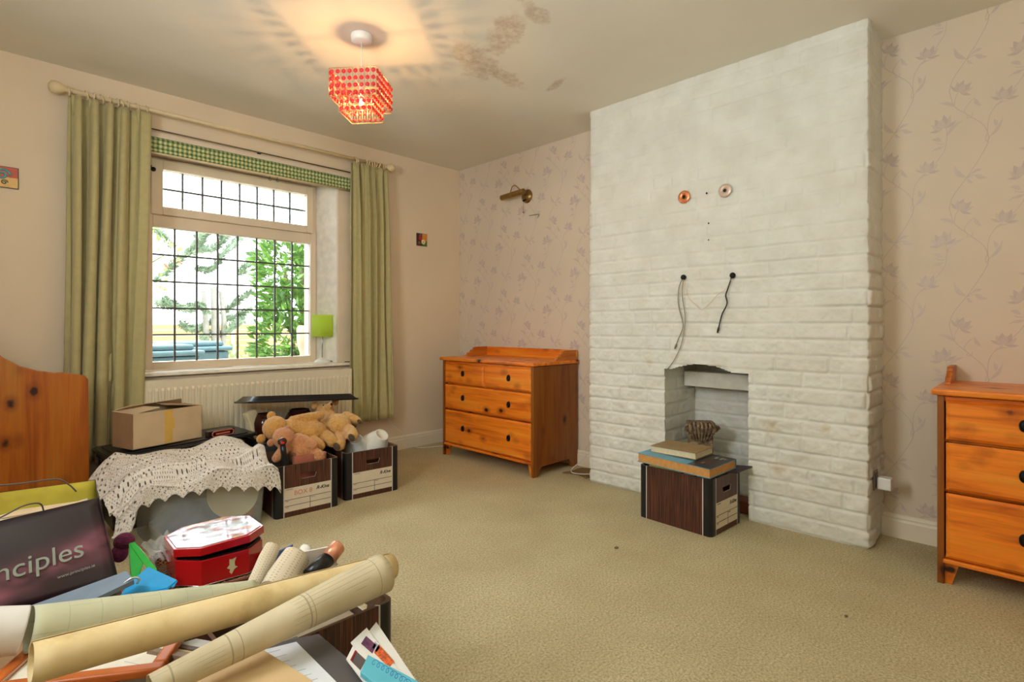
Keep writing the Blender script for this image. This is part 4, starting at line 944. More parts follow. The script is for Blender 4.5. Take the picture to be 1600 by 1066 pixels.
nrm = Vector((-.62, -.75, .15))
teddy('golden long haired teddy reclining on its back at the rear, snout pointing up', (-1.62, -.62, .40), gold, padd, dict(
  head=(508, 643, -.46), hr=.058, body=(527, 664, -.62), br=(.085, .080, .070), snout=(516, 634, -.53), ears=[(492, 634, -.44), (524, 628, -.40)], er=.024,
  limbs=[((541, 650, -.58), (559, 657, -.66), (.030, .022)), ((508, 660, -.55), (500, 672, -.62), (.032, .028)), ((545, 672, -.70), (551, 681, -.80), (.036, .034)), ((530, 684, -.70), (530, 696, -.80), (.036, .034))],
  pads=[((549, 684, -.836), nrm, .021), ((526, 698, -.838), nrm, .021), ((561, 659, -.690), nrm, .013)]))
teddy('big honey coloured teddy lying face down across the left archive box', (-1.86, -.66, .36), gold2, padd, dict(
  head=(430, 669, -.66), hr=.068, body=(480, 674, -.66), br=(.115, .085, .062), ears=[(408, 686, -.66), (424, 650, -.60)], er=.026,
  limbs=[((458, 657, -.66), (500, 649, -.66), (.027, .025)), ((508, 682, -.70), (519, 690, -.78), (.040, .034)), ((490, 690, -.74), (500, 697, -.80), (.034, .030)), ((450, 672, -.66), (470, 674, -.66), (.06, .06))],
  pads=[]))
teddy('small pinkish tan teddy slumped in front with its face hidden by the black handle', (-1.86, -.82, .33), tan_, padd, dict(
  head=(443, 684, -.79), hr=.057, body=(471, 702, -.80), br=(.072, .062, .062), ears=[(423, 692, -.78), (449, 671, -.76)], er=.020,
  limbs=[((466, 686, -.80), (489, 695, -.86), (.033, .027)), ((485, 705, -.83), (499, 713, -.88), (.030, .032)), ((447, 700, -.80), (432, 716, -.84), (.028, .024)), ((462, 714, -.80), (474, 722, -.85), (.03, .03))],
  pads=[]))
fl = thing('torch', 'black handled torch with a red button standing in the left archive box', 'torch', ony(446, 728, -.872))
q = ony(441, 690, -.872)-ony(446, 728, -.872)
MB().tube([(0, 0, -.06), (0, 0, 0), q*.5, q*.9], [.02, .018, .015, .015], 14).build('handle', M['blackp'], fl)
MB().ball(q, (.024, .022, .020), 18, 12).build('head', pm('brown_black_plastic', (66, 40, 34), .25), fl); MB().ball(q+Vector((-.006, -.019, -.004)), (.011, .006, .008), 12, 8).build('button', pm('red_button', (214, 40, 36), .3), fl)
tag(MB().box(-1.89, -1.71, -.885, -.86, .02, .305).build('pink_folder', pm('dusty_pink_card', (176, 104, 84), .7), rot=(0, 0, 0)), 'dusty pink card folder upright behind the label of the left archive box', 'folder')
wh = pm('white_melamine', (236, 234, 222), .3, var=.02); wh2 = pm('bluish_white_melamine', (214, 220, 216), .3, var=.02)
def facing(f): return Vector((0, 0, 1)).rotation_difference(-Vector(f).normalized()).to_euler()
bowl('mixing_bowl', 'off-white mixing bowl upside down in the right archive box, foot ring facing up', ony(597, 679, -.80), facing((.10, -.55, .62)), .088, .105, wh, 'white bowls')
bowl('mixing_bowl', 'bluish white bowl tipped on its side beside the off-white bowl', ony(556, 686, -.74), facing((-.35, -.40, .75)), .080, .095, wh2, 'white bowls')
tag(MB().box(-1.565, -1.275, -.84, -.55, .01, .215).build('folded_blanket', pm('brown_blanket', (90, 60, 46), .95), bevel=.02), 'brown folded blanket filling the right archive box below the bowls', 'blanket')
tag(MB().box(-1.975, -1.69, -.85, -.53, .01, .24).build('folded_blanket', pm('dark_blanket', (60, 50, 46), .95), bevel=.02), 'dark folded blanket filling the left archive box below the teddies', 'blanket')

# ================================================================== FOREGROUND HEAP
def roll(name, lab, p0, p1, r0, r1, turns, mat, seam=90, cat='roll', wob=.0, gap=.0022, inner=None, th=.0012):
    p0, p1 = Vector(p0), Vector(p1); t = thing(name, lab, cat, p0); d = (p1-p0); L = d.length; z = d.normalized(); up = Vector((0, 0, 1)); x = up.cross(z).normalized(); y = z.cross(x)
    n = int(40*turns)
    def fn(u, v):
        r = r0+(r1-r0)*v; a = R(seam)-2*PI*turns*u; rr = r-gap*(u*turns)*1.2-.0; rr *= 1+wob*math.sin(a*2+v*5)
        sag = -wob*.02*math.sin(PI*v)
        return x*math.cos(a)*rr+y*math.sin(a)*rr+z*L*v+up*sag
    b = MB(); b.grid(fn, n, 24); b.build('rolled_sheet', mat, t, solid=th); return t
tanp = NT('tan_drafting_paper'); v = tanp.co(); tanp.base(tanp.ramp(tanp.noise(v, 6, 6, .65), [(.32, lin((198, 168, 112))), (.5, lin((228, 204, 150))), (.7, lin((238, 216, 168)))])); tanp.p(Roughness=.6)
roll('paper_roll', 'long tan paper roll lying diagonally across the top of the heap', dep(48, 1037, .925), dep(612, 885, 1.46), .034, .033, 1.45, tanp.m, seam=62)
s = NT('faded_plan'); tc = s.n('TexCoord'); ux, vx, _z = s.sep(tc.outputs['UV']); ln_ = None
for pos, wd in ((.06, .003), (.26, .003), (.30, .002), (.58, .0035), (.60, .002), (.93, .002)):
    k = s.math('LESS_THAN', s.math('ABSOLUTE', s.math('SUBTRACT', vx, pos)), wd); ln_ = k if ln_ is None else s.math('MAXIMUM', ln_, k)
fr = s.math('FRACT', s.math('MULTIPLY', ux, 34.0)); lg = s.math('MULTIPLY', s.math('LESS_THAN', fr, .12), s.ramp(s.noise(tc.outputs['UV'], 4, 2), [(.50, 0), (.54, .5)])); ln_ = s.math('MAXIMUM', s.math('MULTIPLY', ln_, .6), lg)
s.base(s.mix(ln_, s.ramp(s.noise(s.co(), 7, 5), [(.3, lin((188, 174, 138))), (.7, lin((216, 204, 172)))]), lin((136, 122, 98)))); s.p(Roughness=.7); plan = s.m
roll('plan_roll', 'faded greyish plan rolled into a cone, in front of the tan roll', dep(235, 1075, .93), dep(598, 895, 1.30), .022, .045, 1.6, plan, seam=-60)
mapp = m_print('printed_map', (206, 206, 172), (170, 176, 150), 1.4, 2, .004)
roll('map_roll', 'pale green printed map roll behind the tan roll', dep(45, 983, 1.13), dep(395, 925, 1.47), .045, .030, 1.4, mapp, seam=-70)
roll('white_paper_roll', 'white paper end of the map roll at the left edge of the heap', dep(-60, 990, 1.07), dep(36, 984, 1.13), .047, .0462, 1.1, pm('white_cartridge', (226, 222, 214), .7, var=.03), seam=-70)
# picture frame
pf = thing('picture_frame', 'orange wooden picture frame lying flat under the tan roll', 'picture frame', (-2.945, -2.335, .315), R(-33))
wf = pm('orange_frame_wood', (196, 104, 44), .3, var=.15, scale=14); a, c, w_ = .155, .09, .026
for (x0, x1, y0, y1) in ((-a, a, -c, -c+w_), (-a, a, c-w_, c), (-a, -a+w_, -c+w_, c-w_), (a-w_, a, -c+w_, c-w_)): MB().box(x0, x1, y0, y1, 0, .018).build('frame_rail', wf, pf, bevel=.005, seg=3)
MB().box(-a+w_, a-w_, -c+w_, c-w_, .003, .006).build('picture_mount', pm('cream_mount', (232, 226, 208), .6), pf)
P = [(-a+w_, -c+w_), (a-w_, -c+w_), (a-w_, c-w_), (-a+w_, c-w_)]; MB().tube([(x, y, .012) for x, y in P], .003, 6, closed=True).build('inner_bead', pm('pink_grey_bead', (206, 176, 160), .3), pf)
def sheet(name, lab, cat, pts, z, th, mat, group=None, bevel=0, mk=None, lift=None):
    P = [onz(px, py, z) for px, py in pts]; c = sum(P, Vector())/len(P); b = MB(); Q = [((p-c).x, (p-c).y) for p in P]
    if sum(Q[i][0]*Q[(i+1) % len(Q)][1]-Q[(i+1) % len(Q)][0]*Q[i][1] for i in range(len(Q))) < 0: Q = Q[::-1]
    t = thing(name, lab, cat, (c.x, c.y, z-th), group=group); b.prism(Q, 0, th); b.build('sheet', mat, t, bevel=bevel); t['_c'] = 0; del t['_c']
    return t, c
sheet('ring_binder', 'dark grey folder lying below the white paper at the near edge', 'folder', [(300, 1042), (345, 1022), (498, 990), (612, 1085), (560, 1150), (180, 1150)], .325, .030, pm('dark_grey_board', (92, 88, 88), .6, var=.05), bevel=.002)
t, c = sheet('printed_page', 'white printed page lying on the dark grey folder', 'paper', [(402, 1018), (463, 1003), (545, 1085), (470, 1130), (380, 1060)], .3285, .003, pm('white_paper', (226, 230, 236), .7, var=.02))
b = MB(); rr = random.Random(2)
for i in range(9):
    p = onz(425+i*10, 1018+i*7.5, .329); dx = Vector((.10, -.03, 0)); q = p-c; L = .05*rr.uniform(.5, 1); b.add([(q.x-L, q.y+.3*L, .0032), (q.x+L*.3, q.y-.1*L, .0032), (q.x+L*.3, q.y-.1*L-.0022, .0032), (q.x-L, q.y+.3*L-.0022, .0032)], [(0, 1, 2, 3)])
b.build('printed_lines', pm('pale_grey_print', (176, 176, 180), .7), t)
t, c = sheet('brown_envelope', 'torn manila envelope lying topmost at the bottom edge', 'envelope', [(225, 1085), (330, 1045), (352, 1030), (362, 1020), (408, 1013), (480, 1058), (520, 1090), (400, 1130), (240, 1120)], .345, .006, pm('manila', (214, 184, 138), .75, var=.06, scale=12), bevel=.001)
b = MB(); q = onz(362, 1026, .345)-c; 
for i, (dx, dy) in enumerate(((0, 0), (.012, -.006), (.024, -.004))): b.box(q.x+dx, q.x+dx+.009, q.y+dy, q.y+dy+.004, .0061, .0064)
b.build('purple_mark', pm('purple_grey_ink', (96, 84, 92), .7), t)
wc = pm('photo_card', (232, 230, 224), .4, var=.02)
def card(lab, pts, z, deco):
    t, c = sheet('photo_card', lab, 'card', pts, z, .0022, wc, 'white cards fanned at the near right'); b = MB()
    for i, (pp_, mi) in enumerate(deco):
        P = [onz(px, py, z)-c for px, py in pp_]; b.add([(p.x, p.y, .0024) for p in P], [list(range(len(P)))], mi)
    b.build('printed_picture', [pm('plum_print', (104, 62, 92), .5, var=.5, scale=200), pm('fiery_print', (206, 96, 52), .5, var=.6, scale=160), pm('dark_grey_print', (92, 84, 84), .5), pm('red_band_print', (160, 44, 40), .5), pm('lavender_print', (176, 170, 190), .5, var=.3, scale=150)], t)
card('plain white card, rearmost of the fanned cards beside the near box', [(588, 972), (668, 1090), (630, 1110), (566, 1000)], .334, [])
card('white card with a plum figure and an orange picture, middle of the fan', [(573, 981), (650, 1085), (618, 1100), (548, 1004)], .338, [([(572, 994), (588, 1008), (582, 1022), (564, 1006)], 0), ([(586, 1002), (594, 1012), (588, 1020), (582, 1012)], 4), ([(592, 1007), (616, 1034), (608, 1044), (584, 1020)], 1)])
card('white card with a dark grey and red picture, front of the fan', [(556, 1000), (626, 1080), (590, 1095), (541, 1030)], .342, [([(557, 1018), (572, 1032), (563, 1048), (549, 1034)], 2), ([(555, 1016), (558, 1018), (550, 1034), (547, 1032)], 3)])
t, c = sheet('notebook', 'turquoise notebook with looped pen scribbles at the bottom right of the heap', 'notebook', [(575, 1023), (660, 1068), (640, 1110), (563, 1050)], .353, .010, pm('turquoise_cover', (96, 190, 210), .5, var=.04), bevel=.001)
b = MB(); pth = []
for k in range(60): f = k/59; px = 582+60*f+4*math.cos(k*.9); py = 1033+36*f+5*math.sin(k*.9); p = onz(px, py, .3535)-c; pth.append((p.x, p.y, .0103))
b.tube(pth, .0005, 4); b.build('pen_scribble', pm('blue_pen', (60, 120, 190), .6), t)
# bag
bg_ = thing('carrier_bag', 'dark plum paper carrier bag with cord handles and pale lettering at the left edge', 'bag', (-2.824, -1.857, .277))
BW, BD, BH, lean = .42, .15, .225, .115
F = [(-BW, 0, 0), (0, 0, 0), (-.03, lean, BH), (-BW, lean*.8, BH-.02)]; Bk = [(-BW, BD, 0), (0, BD, 0), (-.02, lean+BD-.01, BH+.022), (-BW, lean+BD-.04, BH+.045)]
s = NT('plum_print_paper'); v = s.co(); x, y, z = s.sep(v)
g1 = s.math('POWER', 2.718, s.math('MULTIPLY', s.math('POWER', s.math('DIVIDE', s.math('SUBTRACT', z, s.math('ADD', .115, s.math('MULTIPLY', x, .22))), .035), 2.0), -1.0))
g2 = s.ramp(s.noise(s.co(scale=(3, 3, 6)), 2.5, 2), [(.35, .1), (.7, 1)])
s.base(s.mix(s.math('MULTIPLY', s.math('MULTIPLY', g1, g2), 1.0), lin((40, 26, 31)), lin((184, 108, 128)))); s.p(Roughness=.38); plum = s.m
yel = pm('yellow_bag_lining', (176, 160, 48), .7)
def quad(pts, nm, mats, nu=14, nv=10, bul=0, par=bg_):
    P = [Vector(p) for p in pts]; n_ = (P[1]-P[0]).cross(P[3]-P[0]).normalized()
    b = MB(); b.grid(lambda u, v: (P[0].lerp(P[1], u)).lerp(P[3].lerp(P[2], u), v)+n_*bul*(math.sin(PI*u)*math.sin(PI*v)+.3*math.sin(9*u+3*v)), nu, nv); return b.build(nm, mats, par, solid=.0012)
quad(F, 'front_panel', plum, bul=.006); quad([F[1], Bk[1], Bk[2], F[2]], 'side_panel', plum, bul=-.004)
quad([Bk[1], Bk[0], Bk[3], Bk[2]], 'back_panel', plum); quad([(p[0]+.001, p[1]-.002, p[2]-.001) for p in (Bk[0], Bk[1], Bk[2], Bk[3])], 'yellow_lining', yel); quad([F[0], F[1], Bk[1], Bk[0]], 'base_panel', plum, 2, 2)
fn_ = Vector((0, -BH, lean)).normalized(); upf = Vector((-.0, lean, BH)).normalized()
text('principles', .068, pm('pale_sage_ink', (150, 156, 140), .5), bg_, face_m(-.335, .037-.0095, .066, (1, 0, .10), upf), ext=.0008)
text('www.principles.ie', .0115, pm('pale_sage_ink', (150, 156, 140), .5), bg_, face_m(-.135, .024-.0085, .050, (1, 0, .10), upf), ext=.0006)
hp = pm('grey_cord', (92, 86, 84), .6)
b = MB(); b.tube(smooth_path([(-.245, lean+BD-.055, BH-.0), (-.262, lean+BD-.06, BH+.045), (-.29, lean+BD-.05, BH+.062), (-.20, lean+BD-.05, BH+.056), (-.12, lean+BD-.05, BH+.052), (-.09, lean+BD-.045, BH+.03), (-.07, lean+BD-.038, BH+.002)]), .0022, 6); b.build('cord_handle', hp, bg_)
b = MB(); b.tube(smooth_path([(-.33, lean-.005, BH-.03), (-.25, lean-.03, BH+.0), (-.20, lean-.03, BH+.022), (-.165, lean-.02, BH+.018), (-.155, lean-.005, BH-.012)]), .0022, 6); b.build('cord_handle', hp, bg_)
b = MB(); b.grid(lambda u, v: (-3.20+.33*u, -1.735+.085*v, .445+.022*v+.012*u-.006*math.sin(7*u+3*v)), 14, 8); tag(b.build('white_tissue', pm('white_tissue', (232, 224, 210), .8, var=.03), solid=.004), 'white paper bundle filling the open carrier bag', 'paper')
b = MB(); b.prism([(-3.12, -1.715), (-2.885, -1.725), (-2.88, -1.69), (-3.02, -1.66)], .484, .488); tag(b.build('manila_sheet', M['card'], rot=(0, 0, 0)), 'buff sheet of card on top inside the carrier bag', 'card')
# blue folder, lever arch, green folder, purple ball, clear bag
def slab(name, lab, cat, pts3, th, mat, bevel=0, extra=None):
    P = [Vector(p) for p in pts3]; c = sum(P, Vector())/len(P); t = thing(name, lab, cat, c); b = MB(); b.add([p-c for p in P], [list(range(len(P)))]); b.build('sheet', mat, t, solid=th, bevel=bevel); return t
sky = pm('bright_blue_plastic', (44, 156, 214), .3, var=.05)
bf = slab('blue_wallet', 'bright blue plastic document wallet with bent corners, in front of the green folder', 'document wallet', [dep(185, 938, 1.44), dep(200, 915, 1.48), dep(232, 887, 1.56), dep(277, 908, 1.47), dep(262, 920, 1.44)], .003, sky)
b = MB(); b.add([dep(262, 920, 1.438)-bf.location, dep(277, 908, 1.468)-bf.location, dep(272, 916, 1.45)-bf.location, dep(190, 944, 1.425)-bf.location], [(0, 1, 2, 3)]); b.build('fold', sky, bf, solid=.002)
lv = slab('lever_arch_file', 'slate blue lever arch file with a metal edge lying in front of the plum bag', 'file', [dep(45, 955, 1.30), dep(198, 899, 1.44), dep(210, 913, 1.40), dep(150, 942, 1.33)], .012, pm('slate_blue_board', (120, 136, 152), .5))
b = MB(); p = dep(205, 910, 1.40)-lv.location; b.tube(smooth_path([p+Vector((-.02, 0, .0)), p+Vector((0, -.005, .012)), p+Vector((.015, -.01, .008)), p+Vector((.01, -.012, -.004))]), .0028, 6); b.build('ring_clip', M['chrome'], lv)
gr = pm('green_plastic', (52, 160, 64), .3)
g_ = thing('green_folder', 'bright green box folder with white pages, leaning beside the plum bag', 'folder', dep(218, 885, 1.60))
P = [dep(203, 850, 1.66), dep(211, 848, 1.66), dep(246, 890, 1.55), dep(240, 905, 1.52), dep(224, 880, 1.58), dep(205, 905, 1.60)]; o_ = g_.location
b = MB(); b.add([P[0]-o_, P[1]-o_, P[2]-o_, P[3]-o_, P[4]-o_], [(0, 1, 2, 3, 4)]); b.add([P[0]-o_, P[4]-o_, dep(210, 930, 1.5)-o_, P[5]-o_], [(0, 1, 2, 3)]); b.build('cover', gr, g_, solid=.003)
b = MB(); b.add([dep(211, 850, 1.655)-o_, dep(219, 856, 1.65)-o_, dep(244, 888, 1.56)-o_, dep(238, 896, 1.545)-o_], [(0, 1, 2, 3)]); b.build('pages', wc, g_, solid=-.006)
pb = thing('rolled_scarf', 'plum purple knitted bundle beside the plum bag', 'scarf', dep(194, 846, 1.78)); 
b = MB(); b.ball((0, 0, 0), (.030, .03, .027), 20, 14); b.ball((-.012, .0, -.035), (.024, .026, .03), 16, 12); o = b.build('bundle', pm('plum_wool', (116, 48, 86), .95, var=.25, scale=70, bump=.8, bscale=160, bd=.006), pb)
cb_ = thing('clear_bag', 'crumpled clear plastic bag behind the wicker tray', 'plastic bag', dep(250, 858, 1.72)); o_ = cb_.location
c0, c1, c2_, c3 = [dep(*q)-o_ for q in ((220, 852, 1.74), (262, 832, 1.86), (275, 872, 1.74), (240, 878, 1.66))]
b = MB(); b.grid(lambda u, v: (c0.lerp(c1, u)).lerp(c3.lerp(c2_, u), v)+Vector((0, 0, .006*math.sin(8*u+6*v)+.004*math.sin(21*u-9*v))), 20, 16); b.build('film', m_film('clear_film', (220, 222, 220), .35, .12), cb_)
# wicker tray with the red tin
s = NT('woven_rush'); v = s.co(scale=(1, 1, 1)); x, y, z = s.sep(s.co(rot=(0, 0, 0)))
w1 = s.math('SINE', s.math('MULTIPLY', x, 420)); w2 = s.math('SINE', s.math('MULTIPLY', s.math('ADD', y, z), 420)); wv = s.math('MULTIPLY', w1, w2)
s.base(s.ramp(s.math('ADD', s.math('MULTIPLY', wv, .4), s.noise(v, 60, 2)), [(.2, lin((70, 44, 26))), (.5, lin((156, 114, 72))), (.8, lin((196, 158, 112)))])); s.p(Roughness=.8); s.bump(wv, .9, .006); rush = s.m
tx_, ty_ = -2.572, -1.835
ba = thing('wicker_tray', 'shallow woven wicker tray holding the red tin', 'tray', (tx_, ty_, .215), R(-6))
b = MB(); a0, c0_ = .150, .190
o1 = [(x, y, 0) for x, y in rrect(-a0*.9, a0*.9, -c0_*.9, c0_*.9, .03, 5)]; o2 = [(x, y, .034) for x, y in rrect(-a0, a0, -c0_, c0_, .03, 5)]; n = len(o1)
b.add(o1+o2, [(i, (i+1) % n, n+(i+1) % n, n+i) for i in range(n)]+[list(range(n))[::-1]], 0, False); b.build('woven_tray', rush, ba, solid=.004)
MB().tube(o2, .0055, 7, closed=True).build('rim', pm('red_brown_cane', (110, 58, 40), .5), ba)
tn = thing('red_tin', 'red octagonal tin with a shiny lid left ajar, in the wicker tray', 'tin', (-2.556, -1.80, .222), R(-4))
def octo(a, c, k): return [(-a+k, -c), (a-k, -c), (a, -c+k), (a, c-k), (a-k, c), (-a+k, c), (-a, c-k), (-a, -c+k)]
redt = pm('red_enamel', (186, 22, 24), .22, var=.06, Coat_Weight=.6)
b = MB(); b.prism(octo(.125, .135, .058), 0, .078); b.build('tin_body', redt, tn, bevel=.0012); MB().tube([(x, y, .002) for x, y in octo(.1255, .1355, .058)], .0014, 5, closed=True).build('silver_edge', M['chrome'], tn)
MB().prism(octo(.121, .131, .056), .078, .084).build('inner_rim', M['black'], tn)
rl = MB(); mt = Matrix.Translation((0, .0, .090)) @ Matrix.Rotation(R(-3.0), 4, 'X') @ Matrix.Rotation(R(-2), 4, 'Y')
rl.prism(octo(.130, .140, .060), 0, .024, mat=mt); lid = rl.build('lid', redt, tn, bevel=.0015)
s = NT('shiny_floral_print'); v = s.co(); n1 = s.noise(v, 7, 2, .5, 1.0); s.base(s.ramp(n1, [(.46, lin((206, 200, 206))), (.53, lin((200, 160, 166))), (.57, lin((180, 50, 44))), (.66, lin((206, 140, 80))), (.72, lin((120, 100, 96)))])); s.p(Roughness=.12, Metallic=.4, Coat_Weight=.6); s.bump(s.noise(v, 9, 2), .25, .02)
t2 = MB(); t2.prism(octo(.122, .132, .056), .0238, .0262, mat=mt); t2.build('printed_top', s.m, lid, bevel=.001)
b = MB(); st = [(.028, .030), (.046, .034), (.048, .046), (.042, .060), (.030, .062), (.032, .052), (.022, .046), (.024, .040)]; st = [(x, (z)) for x, z in [(.000, .062), (.008, .060), (.020, .064), (.015, .050), (.016, .038), (.024, .033), (.014, .028), (.006, .014), (.000, .022), (.002, .030), (-.007, .036), (.000, .044)]]
b.add([(x+.01, -.1356, z) for x, z in st], [list(range(len(st)))]); b.build('torn_sticker', pm('torn_label', (206, 196, 150), .7), tn, solid=.0006)
# supports hidden below: storage cartons
def carton(lab, x0, x1, y0, y1, h): tag(MB().box(x0, x1, y0, y1, 0, h).build('storage_carton', M['card2'], bevel=.004), lab, 'box', 'cartons under the heap')
carton('plain brown carton carrying the wicker tray', -2.735, -2.43, -2.03, -1.67, .212)
carton('plain brown carton below the map roll and picture frame', -3.18, -2.775, -2.50, -2.02, .275)
# newspaper wrapped parcels and bottles in the near box
news = m_print('newsprint', (240, 226, 198), (168, 152, 128), 4, 62, .045)
def parcel(lab, p0, p1, r0, r1, sq, top=.8):
    p0, p1 = Vector(p0), Vector(p1); t = thing('wrapped_parcel', lab, 'parcel', p0, group='newspaper wrapped parcels'); d = p1-p0; L = d.length
    b = MB(); b.lathe([(.001, 0), (r0, 0), (r0*1.05, L*.3), (r1*1.03, L*.7), (r1*.97, L*.93), (r1*top, L), (.001, L*1.01)], 18, (0, 0, 0), d, sx=1, sy=sq); b.build('newspaper', news, t, bevel=.002)
    return t
parcel('narrow parcel wrapped in newspaper beside the red tin', dep(392, 925, 1.47), dep(427, 853, 1.60), .021, .024, .7, .85)
parcel('broad rounded parcel wrapped in newspaper behind the tan roll', dep(430, 925, 1.45), dep(466, 866, 1.56), .044, .042, .8, .7)
wb = thing('capped_bottle', 'white capped bottle poking up behind the broad newspaper parcel', 'bottle', dep(458, 905, 1.56)); d = dep(478, 858, 1.62)-wb.location
MB().tube([(0, 0, 0), d*.8], .020, 14).build('bottle_body', wh, wb); MB().lathe([(.018, 0), (.018, .02), (.014, .026), (.001, .028)], 18, d*.8, d).build('cap', wh, wb)
cpb = thing('deodorant_bottle', 'black bottle with a copper coloured cap lying at the right of the parcels', 'bottle', dep(482, 900, 1.50)); d = dep(513, 873, 1.56)-cpb.location; e = dep(530, 852, 1.60)-cpb.location
MB().tube([(0, 0, 0), d*.5, d], [.020, .022, .022], 18).build('bottle_body', M['blackp'], cpb); MB().tube([d, d.lerp(e, .9), e], [.0225, .0225, .018], 18).build('cap', pm('copper_cap', (216, 150, 116), .3, .4), cpb)
tag(MB().box(-.05, .05, -.002, .002, -.09, .06).build('blue_card', pm('blue_card', (90, 120, 180), .6), loc=dep(432, 890, 1.62), rot=(R(12), 0, R(20))), 'small blue card behind the newspaper parcels', 'card')
tag(MB().box(-.05, .05, -.002, .002, -.09, .06).build('white_card', wc, loc=dep(499, 885, 1.60), rot=(R(14), 0, R(-15))), 'white card standing behind the copper capped bottle', 'card')
# things standing between the rolls
for i, (px, py, tt, w_, cc, lab) in enumerate(((252, 1028, 1.12, .05, (170, 172, 176), 'shiny grey card leaning beside the picture frame'), (281, 1012, 1.14, .03, (132, 108, 84), 'brown magazine upright between the two rolls'), (292, 1010, 1.16, .02, (196, 170, 120), 'buff booklet upright between the two rolls'), (304, 1004, 1.18, .02, (90, 70, 60), 'dark booklet upright between the two rolls'), (328, 1002, 1.20, .07, (206, 206, 204), 'pale printed booklet under the tan roll'))):
    tag(MB().box(-w_/2, w_/2, -.07, .07, -.05, .0).build('booklet', pm('booklet_cover_%d' % i, cc, .4), loc=dep(px, py, tt)+Vector((0, 0, -.012)), rot=(0, R(18), R(30)), bevel=.001), lab, 'booklet')
tag(MB().box(-2.77, -2.60, -2.584, -2.52, .0, .300).build('box_file', pm('grey_box_file', (120, 112, 104), .6), bevel=.003), 'grey box file upright between the two near archive boxes', 'box file')
tag(MB().box(-2.72, -2.36, -2.49, -2.21, .01, .20).build('packed_papers', pm('packed_paper', (176, 160, 136), .8), bevel=.01), 'bundle of papers packed in the near right archive box', 'papers')
# fluff on the carpet
for i, (px, py, r) in enumerate(((1322, 963, .008), (963, 856, .012), (700, 652, .006), (1358, 846, .007), (915, 706, .008))):
    p = onz(px, py, .003); tag(MB().ball((0, 0, 0), (r, r*.7, r*.35), 8, 6).build('carpet_speck', pm('dark_fluff', (120, 104, 80), .95), loc=p), ('dark speck on the open carpet near the bottom right', 'dark speck on the carpet mid floor left of the fireplace box', 'small speck on the carpet near the right curtain', 'dark speck by the chimney corner below the socket', 'dark speck by the chimney foot near the pine chest')[i], 'speck')

# ================================================================== OUTSIDE
GZ = -.27
struct(MB().box(-14, 12, .3, 30, GZ-.1, GZ).build('ground_outside', pm('pale_gravel', (196, 188, 170), .95, var=.2, scale=6)))
# stone edge of the bay to the right of the glass
tag(MB().box(-1.243, -1.10, .31, .42, GZ, 2.7).build('stone_pier', pm('buff_stone', (206, 188, 156), .9, var=.15, bump=.5), bevel=.01), 'buff stone pier just outside the right of the window', 'pier')
leafm = {}
def leafmat(nm, a, c):
    s = NT(nm); s.base(s.ramp(s.noise(s.co(), 7, 3), [(.35, lin(a)), (.65, lin(c))])); s.p(Roughness=.5); tl = s.n('BsdfTranslucent'); tl.inputs[0].default_value = lin(c); mx = s.n('MixShader'); mx.inputs[0].default_value = .22
    s.t.links.new(s.b.outputs[0], mx.inputs[1]); s.t.links.new(tl.outputs[0], mx.inputs[2]); s.t.links.new(mx.outputs[0], s.out.inputs[0]); return s.m
def foliage(centres, n, L, seed, W=.33):
    rr = random.Random(seed); b = MB()
    for i in range(n):
        c, r = rr.choices(centres, [q[1][0]*q[1][2] for q in centres])[0]; d = Vector((rr.gauss(0, 1), rr.gauss(0, 1), rr.gauss(0, 1))).normalized(); k = rr.uniform(.72, 1.03); p = Vector(c)+Vector((d.x*r[0], d.y*r[1], d.z*r[2]))*k
        ax = (d+Vector((rr.gauss(0, .5), rr.gauss(0, .5), rr.gauss(0, .5)+.25))).normalized(); sd = ax.cross(Vector((rr.gauss(0, 1), rr.gauss(0, 1), rr.gauss(0, 1)))).normalized(); nn = ax.cross(sd); l = L*rr.uniform(.7, 1.25); w_ = l*W
        b.add([p, p+ax*l*.5+sd*w_*.5+nn*l*.04, p+ax*l-nn*l*.08, p+ax*l*.5-sd*w_*.5+nn*l*.04], [(0, 1, 2, 3)], 0)
    return b
bu = thing('laurel_bush', 'big glossy laurel bush filling the right of the window view', 'bush', (-.42, 2.15, GZ))
foliage([((-.05, .05, 1.9), (.42, .55, .75)), ((-.02, .0, 1.15), (.50, .55, .6)), ((.45, .1, 2.2), (.5, .6, .9)), ((.15, .0, .55), (.6, .6, .5)), ((.6, .1, 1.1), (.5, .6, 1.0))], 9500, .125, 5).build('foliage', leafmat('laurel_leaf', (52, 88, 36), (108, 152, 60)), bu)
b = MB()
for k in range(5): b.tube(smooth_path([(.1*k, .1, 0), (.08*k-.1, .05, .8), (.2*k-.25, 0, 1.9)]), .02, 6)
b.build('stems', pm('green_bark', (96, 86, 62), .9), bu)
rs_ = thing('rose_bush', 'straggly rose with pink tinged young leaves at the upper left of the window view', 'bush', (-2.45, .9, GZ))
cs = []; b = MB()
for (x1, z1) in ((.22, 2.05), (.10, 1.85), (.36, 1.80), (-.1, 2.2), (.28, 1.62), (-.18, 1.9)):
    b.tube(smooth_path([(-.45, .05, 0), (-.35, .05, .8), (x1*.3-.15, 0, z1*.8), (x1, 0, z1)]), .006, 5); cs.append(((x1, 0, z1), (.11, .10, .11))); cs.append(((x1*.5-.08, 0, z1*.88), (.09, .08, .10)))
b.build('canes', pm('rose_cane', (110, 120, 70), .8), rs_); foliage(cs, 190, .055, 8, .55).build('foliage', leafmat('rose_leaf', (92, 140, 60), (150, 176, 90)), rs_); foliage(cs[:6], 50, .055, 9, .55).build('young_leaves', leafmat('rose_leaf_young', (150, 84, 70), (190, 120, 96)), rs_)
